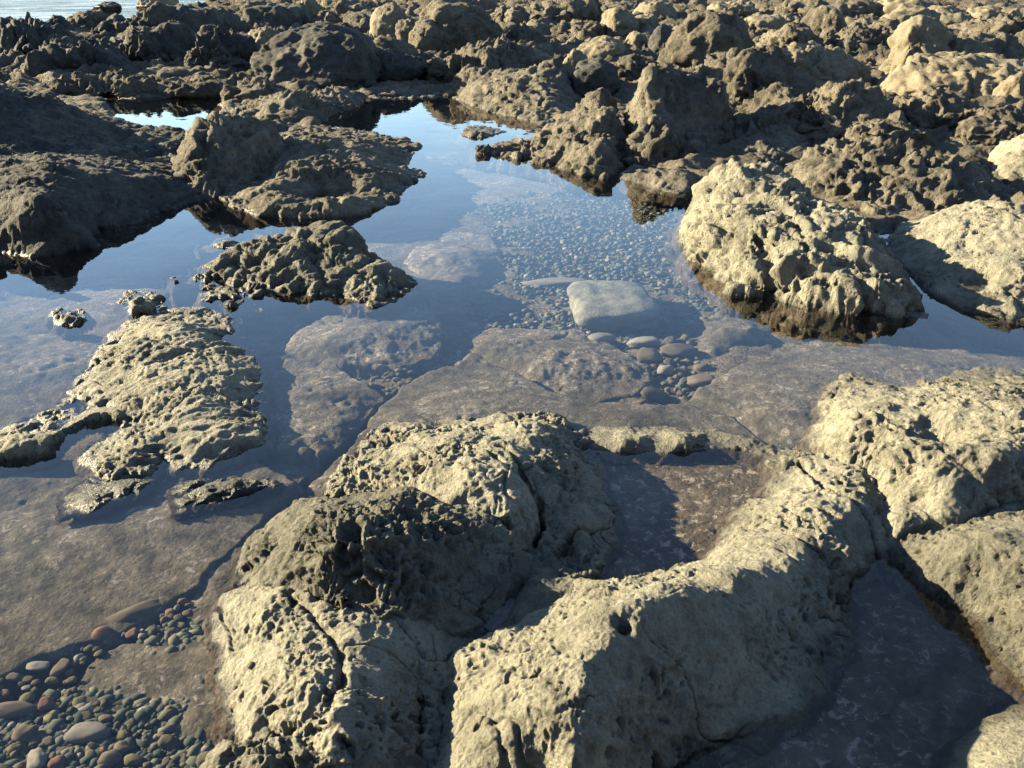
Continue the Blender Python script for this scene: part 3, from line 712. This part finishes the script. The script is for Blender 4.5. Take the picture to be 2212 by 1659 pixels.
outcrop('sunken_slab', 'broad grey submerged slab between pebbles and the hollowed rock', 'rock',
    [(1480, 876), (1540, 820), (1600, 785), (1680, 765), (1800, 750), (1960, 752), (2120, 770), (2230, 790), (2300, 850), (1950, 900), (1780, 1000), (1640, 960)],
    [(1650, 820, -.07), (1800, 800, -.06), (2000, 790, -.06), (1650, 900, -.04), (1740, 930, -.03)], M_slab, ST_slab, zd=-.14, slope=2, margin=.1, res=.002)
outcrop('sunken_slab', 'pinkish rough submerged slab below the blocky rock', 'rock',
    [(600, 770), (640, 720), (700, 685), (800, 660), (900, 640), (955, 690), (960, 740), (930, 775), (870, 792), (780, 790), (700, 785)],
    [(700, 740, -.07), (800, 710, -.06), (880, 720, -.08), (880, 670, -.1)], M_slabp, ST_slabr, zd=-.15, slope=2, margin=.1, res=.002)
outcrop('sunken_slab', 'brown triangular submerged slab right of the streaming rock', 'rock',
    [(560, 830), (620, 775), (720, 785), (790, 830), (832, 862), (770, 925), (710, 985), (650, 1045), (590, 1040), (540, 960)], [(640, 850, -.04), (720, 870, -.05), (640, 960, -.035), (740, 920, -.07)], M_slabp, ST_slabr, zd=-.10, slope=2, margin=.08, res=.002)
outcrop('sunken_shelf', 'pale submerged shelf showing through the sky reflection at far left', 'rock',
    [(-300, 760), (0, 730), (120, 720), (240, 730), (200, 800), (120, 880), (0, 930), (-300, 960)], [(80, 800, -.06), (-50, 840, -.06)], M_slabp, ST_slabr, zd=-.12, slope=1.5, margin=.1, res=.0025)
outcrop('sunken_slab', 'blue-green submerged hump between the pale block and domed rock', 'rock',
    [(1480, 740), (1510, 700), (1560, 670), (1640, 670), (1690, 700), (1640, 740), (1580, 780), (1510, 790)], [(1560, 710, -.15), (1620, 710, -.16), (1540, 750, -.17)], M_slabp, ST_slabr, zd=-.26, slope=1.5, margin=.1, res=.0025)
outcrop('sunken_slab', 'pale coralline patch of submerged rock right of the blocky rock', 'rock',
    [(880, 560), (900, 520), (980, 500), (1060, 510), (1085, 560), (1070, 610), (1010, 640), (930, 640)], [(960, 545, -.12), (1030, 560, -.14), (1000, 600, -.15)], M_slabp, ST_slabr, zd=-.25, slope=1.5, margin=.1, res=.0025)
outcrop('sunken_slab', 'dark red-speckled floor rock under water in the small walled pool', 'rock',
    [(1270, 960), (1500, 960), (1700, 990), (1680, 1060), (1600, 1140), (1560, 1200), (1420, 1260), (1280, 1280), (1260, 1100)], [(1450, 1080, -.055), (1550, 1050, -.05), (1620, 1030, -.045)], M_crust, dict(ST_slab, lump=[(.006, .3)]), zd=-.045, slope=.5, margin=.06, res=.002)
outcrop('sunken_slab', 'shaded submerged slab with pale crusts in the lower right pool', 'rock',
    [(1750, 1300), (1900, 1200), (1960, 1250), (2080, 1340), (2200, 1480), (2120, 1560), (2000, 1700), (1300, 1720), (1500, 1600), (1780, 1480)], [(1950, 1350, -.04), (1950, 1500, -.04), (1750, 1600, -.05)], M_crust, ST_slabr, zd=-.06, slope=1, margin=.06, res=.002, amp=.7)

# pale squared block under water
def blob(name, label, cat, loc, dims, rz, mat, sub=4, power=3.0, st=None, seed=0, group=None, tilt=0.0, cuts=0):
    V, Fc = ICO[sub]
    a = np.abs(V) ** power
    s = (a.sum(1)) ** (-1 / power)
    V = V * s[:, None]
    V = V * (1 + .10 * fbm(V * 1.1, 2, seed + 2))[:, None]
    rr_ = np.random.default_rng(seed + 100)
    for _ in range(cuts):
        pn = rr_.normal(size=3); pn[2] = abs(pn[2]); pn /= np.linalg.norm(pn)
        ex = np.maximum(V @ pn - rr_.uniform(.6, .88), 0)
        V = V - .85 * ex[:, None] * pn
    ca, sa = math.cos(tilt), math.sin(tilt)
    V = V * np.array(dims) / 2
    V = np.stack([V[:, 0] * ca - V[:, 2] * sa, V[:, 1], V[:, 0] * sa + V[:, 2] * ca], 1)
    c, s = math.cos(rz), math.sin(rz)
    V = np.stack([V[:, 0] * c - V[:, 1] * s, V[:, 0] * s + V[:, 1] * c, V[:, 2]], 1)
    if st:
        nrm = V / (np.array(dims) / 2) ** 2
        nrm /= np.linalg.norm(nrm, axis=1, keepdims=True)
        V = V + nrm * relief(V + np.array(loc), st, seed % 5)[:, None]
    return link(name, mesh_np(name, V, Fc, 3), mat, tuple(float(x) for x in loc), label, cat, group)
b = proj(1332, 712, dep(-.28))
blob('pale_block', 'pale squared flat-topped boulder lying under clear water among pebbles', 'boulder', (b[0], b[1] + .22, -.095), (.46, .56, .15), .08, M_block, 5, 4.2,
     dict(lump=[(.012, .2)], pit=[(.008, .04, .25, .4)]), 3)

# ------------------------------------------------------------------ boulders and crags on the far reef
def hit(u, v):
    d = ray(u, v)
    r = np.exp(np.linspace(math.log(4), math.log(46), 900))
    t = r / np.hypot(d[0], d[1])
    zz = CAM_H + d[2] * t
    g = ground(d[0] * t, d[1] * t)
    k = np.argmax(zz < g) if (zz < g).any() else len(r) - 1
    return np.array([d[0] * t[k], d[1] * t[k], max(g[k], -.2)])

SB_round = dict(lump=[(.07, .7)], rough=[(.045, .2, 5)], grit=[(.014, .09)], pit=[(.02, .1, .3, .4)], vein=[(.06, .6, .05)], groove=[(.03, .35, .4, 2)])
SB_crag = dict(warp=(.15, .4), zone=.7, lump=[(.10, .6)], ridge=[(.05, .32, 5)], rough=[(.05, .18, 5)], grit=[(.022, .13)], lace=[(.13, .24, .36)], vein=[(.1, .4, .07)], pit=[(.07, .12, .6, .55)])
KIND = {'r': (SB_round, M_far, 2.3), 't': (SB_round, M_tan, 2.2), 'c': (SB_crag, M_far, 2.2), 'd': (SB_round, M_dark, 2.4), 'k': (SB_crag, M_dark, 2.2), 'p': (SB_crag, M_tan, 2.4)}
def boulder(u, vt, vb, w, kind, label, depth=1.0, name=None, tilt=0.0, rz=None):
    SEED[0] += 1
    g = hit(u, vb)
    dist = g[1] * CP + (CAM_H - g[2]) * SP
    W = w * dist / F_PX
    top = over(u, vt, vb)                       # scaled to the real distance below
    d0 = ray(u, vt); t = g[1] / d0[1]
    ht = max(.12, CAM_H + d0[2] * t - g[2])
    D = W * depth
    loc = (g[0], g[1] + D * .38, g[2] + ht * .28)
    st, mat, pw = KIND[kind]
    k = min(1.6, max(.45, W / 1.0))
    st2 = {a: [(x[0] * k, x[1] * k) + tuple(x[2:]) for x in v] if a not in ('warp', 'zone') else ((v[0] * k, v[1] * k) if a == 'warp' else v * k) for a, v in st.items()}
    if 'groove' in st: st2['groove'] = [(x[0] * k, x[1] * k, x[2] + SEED[0], x[3]) for x in st['groove']]
    rz = random.uniform(-.3, .3) if rz is None else rz
    nm = name or ('lava_crag' if kind in 'ckp' else 'lava_boulder')
    blob(nm, label, 'rock' if kind in 'ckp' else 'boulder', loc, (W * (1.3 if kind in 'ckp' else 1.12), D * (1.45 if kind in 'ckp' else 1.25), ht * 1.48), rz, mat, 6 if w > 120 else 5, pw, st2, SEED[0], 'boulders and crags on the far reef', tilt, 7 if kind in 'ckp' else 2)

B = [
 (336, -14, 52, 75, 't', 'pale smooth boulder on the skyline right of the sea'),
 (232, 6, 66, 46, 'd', 'small dark knob against the sea at the top left'),
 (185, 27, 70, 66, 'c', 'flat topped block at the reef edge below the sea'),
 (114, 38, 78, 58, 'k', 'lumpy crag at the edge of the sea, top left'),
 (67, 44, 80, 54, 'k', 'ragged low crag next to the leftmost sea edge'),
 (40, 52, 135, 170, 'k', 'big dark shaded mass at the top left corner'),
 (160, 92, 168, 165, 'k', 'dark ridge crag with pale crest below the top left mass'),
 (262, 32, 82, 100, 'k', 'dark rugged crag below the pale skyline boulder'),
 (390, 22, 105, 190, 'k', 'wide dark rugged crag left of the dark rounded boulder'),
 (330, 70, 142, 190, 'k', 'wide shaded crag behind the left back pool'),
 (470, 75, 150, 130, 'k', 'shaded crag left of the great dark boulder'),
 (583, 8, 66, 112, 'd', 'dark rounded boulder near the top, left of centre'),
 (672, -2, 48, 60, 'p', 'sunlit knob near the top edge right of the dark boulder'),
 (705, 32, 66, 70, 'c', 'small sunlit crag above the great dark boulder'),
 (565, 66, 110, 65, 'p', 'sunlit ragged crag left above the great dark boulder'),
 (675, 62, 190, 235, 'd', 'great dark rounded boulder in shade, left of centre'),
 (487, 97, 150, 62, 'k', 'small squarish block left of the great dark boulder'),
 (335, 130, 156, 30, 't', 'tiny pale pointed stone on the dark reef'),
 (200, 172, 204, 140, 'c', 'ragged ridge left of the back-left pool'),
 (310, 178, 206, 130, 'c', 'ragged pale-tipped ridge at the back of the left pool'),
 (420, 176, 206, 120, 'c', 'ragged ridge at the right back of the left pool'),
 (363, 212, 228, 72, 'd', 'low dark hump in the back-left pool'),
 (540, 175, 222, 110, 'c', 'lumpy crag right of the back-left pool'),
 (1000, 3, 112, 165, 'r', 'huge rounded boulder at the top centre, sunlit on the left'),
 (935, 48, 118, 95, 'r', 'left lobe leaning on the huge rounded boulder'),
 (845, 12, 100, 85, 't', 'sunlit upright boulder left of the huge rounded one'),
 (885, 40, 105, 60, 'r', 'small rock wedged left of the huge rounded boulder'),
 (775, 33, 72, 62, 'r', 'ridged small boulder at the top, left of centre'),
 (760, 0, 34, 90, 'c', 'rough crag at the top edge, left of centre'),
 (840, 86, 150, 115, 'r', 'brown boulder below the sunlit upright boulder'),
 (850, 116, 165, 165, 'd', 'low dark boulder beside the great dark boulder'),
 (960, 132, 168, 105, 'c', 'rough crag above the back pool, below the huge boulder'),
 (1055, 100, 172, 210, 'c', 'gently sloping rock below the huge rounded boulder'),
 (1043, -4, 36, 55, 'r', 'small rock peeping out right of the huge boulder top'),
 (1090, 10, 50, 48, 'c', 'pitted knob right of the huge rounded boulder'),
 (1120, 14, 54, 52, 'r', 'left of two round knobs right of the huge boulder'),
 (1160, 16, 54, 50, 'r', 'right of two round knobs right of the huge boulder'),
 (1215, -4, 54, 120, 'c', 'rugged crag at the top edge, right of centre'),
 (1137, 56, 104, 82, 'c', 'rough squarish boulder right of the huge boulder'),
 (1258, 48, 84, 88, 'c', 'flat topped crag left of the smooth pale boulder'),
 (1342, 18, 82, 80, 't', 'smooth pale round boulder right of top centre'),
 (1397, 31, 76, 56, 't', 'round boulder touching the right of the smooth pale one'),
 (1370, 72, 115, 52, 't', 'small round boulder below the smooth pale one'),
 (1425, 3, 42, 82, 't', 'wide flat boulder at the top above the paired round ones'),
 (1300, 78, 145, 95, 't', 'big pale boulder above the dark ball rock'),
 (1238, 108, 170, 58, 't', 'upright pale boulder left of the dark ball rock'),
 (1165, 113, 160, 55, 'p', 'spiky little crag behind the ragged bank'),
 (1285, 138, 212, 100, 'd', 'dark ball-shaped rock above the spit'),
 (1370, 110, 190, 80, 'c', 'rough crag right of the dark ball rock'),
 (1540, 33, 188, 165, 'r', 'large craggy boulder with a hollow top, right of centre'),
 (1590, 3, 42, 92, 'p', 'bleached pale boulder at the top right of centre'),
 (1655, 32, 70, 92, 't', 'smooth boulder behind the hollow-topped one'),
 (1703, 30, 58, 32, 'r', 'small upright stone between boulders, upper right'),
 (1735, -6, 40, 82, 'c', 'crag touching the top edge, upper right'),
 (1785, 14, 86, 82, 'r', 'brown boulder right of the upright stone'),
 (1822, 12, 50, 45, 'r', 'small round stone behind the brown boulder'),
 (1720, 54, 118, 112, 'c', 'spongy crag below the upright stone'),
 (1795, 60, 90, 36, 'r', 'small stone below the brown boulder, upper right'),
 (1890, 36, 78, 105, 'c', 'overhanging cap rock, upper right'),
 (1870, 60, 118, 122, 'c', 'honeycombed crag under the cap rock'),
 (1855, -6, 38, 105, 'r', 'low boulder at the top edge above the cap rock'),
 (1965, -8, 40, 105, 't', 'pale boulder at the top edge, right side'),
 (1970, 21, 58, 112, 't', 'flat pale boulder above the leaning crag'),
 (2057, 17, 58, 92, 't', 'flat boulder at the upper right below the sea gap'),
 (2158, 14, 50, 95, 't', 'sunlit boulder below the sea gap at the top right'),
 (2165, 41, 84, 140, 'c', 'undercut slab at the upper right corner'),
 (1982, 42, 172, 112, 'p', 'tall leaning crag with dark hollows, upper right'),
 (2062, 72, 165, 120, 'p', 'crag with an eye-like hole right of the leaning crag'),
 (2140, 70, 150, 110, 'c', 'shaded crag behind the crag with the eye-like hole'),
 (2090, 134, 218, 270, 't', 'long smooth tan dome at the upper right edge'),
 (2200, 162, 245, 75, 't', 'tan boulder at the right edge below the tan dome'),
 (1778, 94, 196, 155, 'p', 'bleached jagged crag on the right reef'),
 (1640, 112, 235, 185, 'c', 'ragged sunlit crag left of the bleached crag'),
 (1570, 176, 214, 52, 'r', 'small smooth boulder below the hollow-topped one'),
 (1700, 190, 290, 150, 'c', 'ragged crag below the bleached crag'),
 (1830, 208, 305, 190, 'c', 'jagged crest above the wide folded hump'),
 (1930, 270, 335, 150, 'c', 'rough crag behind the wide folded hump'),
 (2060, 215, 300, 170, 'c', 'shaded low crag below the tan dome'),
 (2170, 240, 320, 130, 'c', 'rough crag at the right edge below the tan boulders'),
 (1480, 120, 180, 70, 'c', 'shaded crag left foot of the hollow-topped boulder'),
 (1440, 60, 120, 60, 'd', 'dark shaded rock left of the hollow-topped boulder'),
]
for b_ in B: boulder(*b_[:5], b_[5])

# ------------------------------------------------------------------ puddles perched on rocks
def puddle(label, x, y, z, r):
    n = 24
    V = np.array([[r * math.cos(k * 2 * math.pi / n), r * math.sin(k * 2 * math.pi / n), 0] for k in range(n)] + [[0, 0, 0]])
    link('puddle', mesh_np('puddle', V, np.array([[k, (k + 1) % n, n] for k in range(n)]), 3), M_water, (float(x), float(y), float(z)), label, 'puddle')
for x_, y_, z_, r_, lab_ in PUD: puddle(lab_, x_, y_, z_, r_)
q_ = proj(1080, 1325, .012)
puddle('brown puddle in the crack of the foreground rocks', q_[0], q_[1], .012, .07)
# ------------------------------------------------------------------ pebbles
def pebble_mat(name, c1, c2, sp):
    m = bpy.data.materials.new(name); m.use_nodes = True
    nt = m.node_tree; b = nt.nodes['Principled BSDF']
    geo = nd(nt, 'ShaderNodeNewGeometry'); oi = nd(nt, 'ShaderNodeObjectInfo')
    n = noise(nt, geo.outputs['Position'], 60, 6, .7)
    c = mixc(nt, oi.outputs['Random'], c1, c2)
    c = mixc(nt, maprange(nt, n, .5, .72, 0, .6), c, sp)
    nt.links.new(c, b.inputs['Base Color']); b.inputs['Roughness'].default_value = .7; b.inputs['Specular IOR Level'].default_value = 0
    return m
PM = [pebble_mat('green_grey_pebble', (.034, .029, .021), (.052, .045, .033), (.07, .062, .048)), pebble_mat('olive_pebble', (.048, .044, .026), (.066, .058, .033), (.08, .072, .047)),
      pebble_mat('red_pebble', (.066, .036, .027), (.075, .047, .036), (.085, .062, .05)), pebble_mat('speckled_pebble', (.075, .068, .062), (.105, .095, .087), (.04, .034, .03)),
      pebble_mat('brown_pebble', (.046, .038, .030), (.062, .050, .040), (.08, .068, .056))]
PMESH = []
for k in range(10):
    V, Fc = ICO[3]
    W = V * (np.abs(V) ** 2.6).sum(1)[:, None] ** (-1 / 2.6)
    W = W * (1 + .26 * fbm(V * 1.0, 3, k * 3))[:, None]
    r_ = np.random.default_rng(k)
    for _ in range(5):
        pn = r_.normal(size=3); pn /= np.linalg.norm(pn)
        W = W - np.maximum(W @ pn - r_.uniform(.68, .9), 0)[:, None] * pn * .8
    PMESH.append((W, Fc))
PD = {}
def pmesh(k, mi):
    if (k, mi) not in PD:
        me = mesh_np('pebble', PMESH[k][0], PMESH[k][1], 3); me.materials.append(PM[mi]); PD[(k, mi)] = me
    return PD[(k, mi)]
bed_cache = {}
def bed_z(x, y):
    return float(rbf(BEDP, np.array([[x]]), np.array([[y]]), .1)[0, 0])
placed = []
def pebble(u, v, w, h, rz, mi, label, group=None, z=None, k=None):
    z = dep(-.12 if z is None else z)
    p = proj(u, v, z)
    s = (p[1] * CP + (CAM_H - z) * SP) / F_PX
    k = random.randrange(10) if k is None else k
    o = bpy.data.objects.new('pebble', pmesh(k, mi)); COL.objects.link(o)
    o.location = p; o.rotation_euler = (random.uniform(-.2, .2), random.uniform(-.2, .2), rz)
    o.scale = (w * s / 2, h * s / 2 * 1.25, min(w, h) * s / 2 * .75)
    o['label'] = label; o['category'] = 'pebble'
    if group: o['group'] = group
    placed.append((p[0], p[1], max(w, h) * s / 2))
    return o
SPECIAL = [
 (190, 1583, 95, 42, .1, 3, 'pale speckled oblong stone in the lower left pebbles'), (78, 1645, 42, 50, .5, 3, 'pale speckled stone at the bottom left edge'),
 (290, 1325, 130, 38, .6, 4, 'long brown stone above the greenish sunken slab'), (222, 1370, 42, 36, .3, 2, 'reddish squarish stone left of the long brown stone'),
 (396, 1300, 24, 16, .3, 2, 'small red pebble at the head of the gully'), (98, 1522, 34, 26, .4, 2, 'red pebble in the lower left, near the olive one'),
 (58, 1508, 34, 24, .2, 1, 'olive yellow pebble at the lower left'), (30, 1535, 100, 40, .1, 4, 'broad orange-brown stone at the left edge'),
 (80, 1440, 50, 24, .1, 3, 'pale pinkish stone in the left pebbles'), (262, 1590, 30, 20, .2, 1, 'yellow-olive pebble right of the speckled oblong stone'),
 (290, 1642, 40, 26, .1, 1, 'golden brown pebble at the bottom'), (240, 1640, 50, 36, .2, 4, 'dark brown pebble at the bottom beside the golden one'),
 (310, 1270, 50, 24, .3, 0, 'dark green oval stone at the head of the gully'), (365, 1535, 20, 16, 0, 2, 'orange pebble near the lower end of the greenish slab')]
for s_ in SPECIAL: pebble(*s_, z=-.06)
for (u, v, w, h, mi, lab) in [(1300, 732, 58, 30, 3, 'pale oval cobble just below the squared block'), (1388, 740, 78, 34, 3, 'speckled oval cobble right below the squared block'),
        (1470, 760, 84, 44, 4, 'large brown cobble right of the speckled one'), (1438, 800, 36, 30, 3, 'small pale cobble among dark pebbles'), (1510, 825, 66, 44, 4, 'brown rounded cobble at the slab edge'),
        (1400, 770, 60, 34, 0, 'dark green cobble left of the large brown one'), (1415, 855, 66, 34, 0, 'dark green flat cobble behind the arched slab')]:
    pebble(u, v, w, h, random.uniform(-.3, .3), mi, lab, z=-.22)
pebble(1200, 612, 150, 26, -.12, 3, 'long pale bar-shaped stone left of the squared block', z=-.25)
REG = [([(0, 1470), (100, 1425), (230, 1388), (330, 1340), (420, 1285), (410, 1350), (370, 1368), (260, 1385), (200, 1420), (165, 1475), (185, 1510), (250, 1525), (330, 1550), (370, 1600), (440, 1640), (450, 1690), (-60, 1690), (-60, 1490)],
        (13, 46), 205, -.068, 'pebble under water in the lower left corner', 'pebbles in the lower left corner', (0, 0, 0, 0, 0, 0, 1, 4, 4, 4, 4, 0, 0, 2, 3)),
       ([(1390, 750), (1480, 730), (1540, 790), (1480, 868), (1300, 868), (1420, 840)], (14, 38), 55, -.24, 'cobble under water between the sunken slabs', 'cobbles between the sunken slabs', (0, 0, 0, 4, 4, 1)),
       ([(770, 815), (840, 795), (880, 800), (900, 812), (850, 865), (830, 880)], (10, 22), 32, -.16, 'pebble in the narrow gap left of the arched slab', 'pebbles in the narrow gap', (0, 0, 4, 4, 1))]
def in_poly(poly, u, v):
    c = False
    for k in range(len(poly)):
        (x0, y0), (x1, y1) = poly[k - 1], poly[k]
        if (y0 > v) != (y1 > v) and u < (x1 - x0) * (v - y0) / (y1 - y0) + x0: c = not c
    return c
for poly, (a, b), cnt, z, lab, grp, mats in REG:
    us, vs_ = [p[0] for p in poly], [p[1] for p in poly]
    got = tries = 0
    while got < cnt and tries < 9000:
        tries += 1
        u, v = random.uniform(min(us), max(us)), random.uniform(min(vs_), max(vs_))
        if not in_poly(poly, u, v): continue
        w = a + (b - a) * random.random() ** 2.6
        p = proj(u, v, dep(z)); s = (p[1] * CP + (CAM_H - z) * SP) / F_PX
        if any((p[0] - q[0]) ** 2 + (p[1] - q[1]) ** 2 < (.68 * (q[2] + w * s / 2)) ** 2 for q in placed): continue
        mi = random.choice(mats)
        pebble(u, v, w, w * random.uniform(.55, .95), random.uniform(-1.5, 1.5), mi, ('large ' if w > b * .55 else 'small ') + ('dark green-grey', 'olive yellow', 'brick red', 'pale speckled', 'dull brown')[mi] + ' ' + lab, grp, z=z + random.uniform(-.016, .016))
        got += 1
def on_rock(name, u, v):
    """surface point of a rock seen at (u, v)"""
    o = bpy.data.objects[name]
    co = np.empty(len(o.data.vertices) * 3, np.float32); o.data.vertices.foreach_get('co', co)
    co = co.reshape(-1, 3) + np.array(o.location) - np.array([0, 0, CAM_H])
    d = ray(u, v); d = d / np.linalg.norm(d)
    t = co @ d
    off = np.linalg.norm(co - t[:, None] * d, axis=1)
    c_ = np.where(off < .006)[0]
    k = c_[np.argmin(t[c_])] if len(c_) else np.argmin(off)
    return co[k] + np.array([0, 0, CAM_H])
def limpet(rock, u, v, size, label):
    p = on_rock(rock, u, v); n = 18
    V, Fc = [], []
    for i_, (rr, zz) in enumerate([(1.0, -.15), (.97, .12), (.72, .42), (.42, .62), (.16, .72)]):
        for k in range(n):
            a_ = 2 * math.pi * k / n
            w_ = rr * (1 + .07 * math.cos(a_ * 9) * (1 - i_ / 5)) * size
            V.append((w_ * math.cos(a_) + .12 * size * i_ / 4, .82 * w_ * math.sin(a_), zz * size))
    for i_ in range(4):
        for k in range(n): Fc.append([i_ * n + k, i_ * n + (k + 1) % n, (i_ + 1) * n + (k + 1) % n, (i_ + 1) * n + k])
    me = mesh_np('limpet', np.array(V), np.array(Fc))
    link('limpet', me, M_grey, tuple(float(x) for x in p), label, 'limpet', 'limpets on the near rocks')
# the water film that climbs the sunny left edge of the smooth lobe
def meniscus(rock, y0, y1, rad):
    o = bpy.data.objects[rock]
    co = np.empty(len(o.data.vertices) * 3, np.float32); o.data.vertices.foreach_get('co', co)
    co = co.reshape(-1, 3) + np.array(o.location)
    co = co[(co[:, 2] > .001) & (co[:, 2] < .03)]
    L = []
    for y in np.arange(y0, y1, .006):
        m_ = co[np.abs(co[:, 1] - y) < .006]
        if len(m_): L.append((m_[:, 0].min(), y))
    L = np.array(L)
    for _ in range(2): L[1:-1, 0] = (L[:-2, 0] + 2 * L[1:-1, 0] + L[2:, 0]) / 4
    V, Fc, n = [], [], 8
    for k, (x, y) in enumerate(L):
        r_ = rad * min(1, k / 6, (len(L) - 1 - k) / 6) * (1 + .3 * math.sin(k * .9)) + .0003
        for a_ in range(n): V.append((x + r_ * 1.6 * math.cos(2 * math.pi * a_ / n), y, .001 + r_ * math.sin(2 * math.pi * a_ / n)))
    for k in range(len(L) - 1):
        for a_ in range(n): Fc.append([k * n + a_, k * n + (a_ + 1) % n, (k + 1) * n + (a_ + 1) % n, (k + 1) * n + a_])
    f = link('water_film', mesh_np('water_film', np.array(V), np.array(Fc)), M_water)
    f.parent = bpy.data.objects['pool_water']
meniscus('smooth_rock_lobe', proj(490, 1600)[1], proj(475, 1320)[1], .0035)
limpet('smooth_rock_lobe', 542, 1433, .013, 'round limpet clinging to the smooth pale lobe')
limpet('pitted_rock', 2108, 1240, .009, 'small limpet on the grey pitted rock by the shaded pool')
# uncountable pebbles: the deep centre floor and the gravel between the larger ones
def pebble_mass(name, label, poly, n, z, size, mat, sub=1):
    V, Fc = ICO[sub]
    z = dep(z)
    P0 = np.array([proj(u, v, z) for u, v in poly])
    lo, hi = P0.min(0), P0.max(0)
    Q = np.zeros((n * 6, 3)); Q[:, 0] = rng.uniform(lo[0] - .1, hi[0] + .1, n * 6); Q[:, 1] = rng.uniform(lo[1] - .1, hi[1] + .1, n * 6)
    J = np.stack([perlin(Q * 2.2 + 3.3, k_) + .6 * perlin(Q * 7 + 1.3, k_ + 2) for k_ in (3, 8)], 1) * .25
    sd_, _ = poly_sd(P0, Q[:, 0] + J[:, 0], Q[:, 1] + J[:, 1])
    C = Q[sd_ > 0][:n]; n = len(C)
    C[:, 2] = z + rng.uniform(-.006, .006, n)
    C = np.array(C); S = np.array([[random.uniform(.6, 1.4), random.uniform(.5, 1), random.uniform(.35, .6)] for _ in C]) * size * (rng.random((n, 1)) ** 3 * 2.0 + .4)
    A = rng.random(n) * 6.28
    W = V[None] * S[:, None, :]
    W = np.stack([W[..., 0] * np.cos(A)[:, None] - W[..., 1] * np.sin(A)[:, None], W[..., 0] * np.sin(A)[:, None] + W[..., 1] * np.cos(A)[:, None], W[..., 2]], -1) + C[:, None, :]
    Fa = (Fc[None] + (np.arange(n) * len(V))[:, None, None]).reshape(-1, 3)
    link(name, mesh_np(name, W.reshape(-1, 3), Fa, 3), mat, label=label, cat='pebbles', kind='stuff')
def gravel_mat():
    m = bpy.data.materials.new('gravel'); m.use_nodes = True
    nt = m.node_tree; b = nt.nodes['Principled BSDF']; geo = nd(nt, 'ShaderNodeNewGeometry')
    c = ramp(nt, geo.outputs['Random Per Island'], [(0, (.020, .026, .023)), (.5, (.034, .040, .034)), (.85, (.05, .05, .04)), (.96, (.075, .068, .055)), (1, (.11, .10, .09))])
    nt.links.new(c, b.inputs['Base Color']); b.inputs['Roughness'].default_value = .8; b.inputs['Specular IOR Level'].default_value = 0
    return m
M_gravel = gravel_mat()
pebble_mass('pebble_bed', 'blue-green bed of countless pebbles on the deep pool floor', [(1040, 450), (1120, 415), (1250, 400), (1420, 410), (1500, 470), (1550, 600), (1570, 700), (1480, 870), (1280, 872), (1060, 720), (1070, 560)], 9000, -.275, .0145, M_gravel)
pebble_mass('gravel_bed', 'fine gravel between the pebbles of the lower left', REG[0][0], 2600, -.078, .011, M_gravel)
print('TRIS', TRIS[0], 'objects', len(bpy.data.objects))
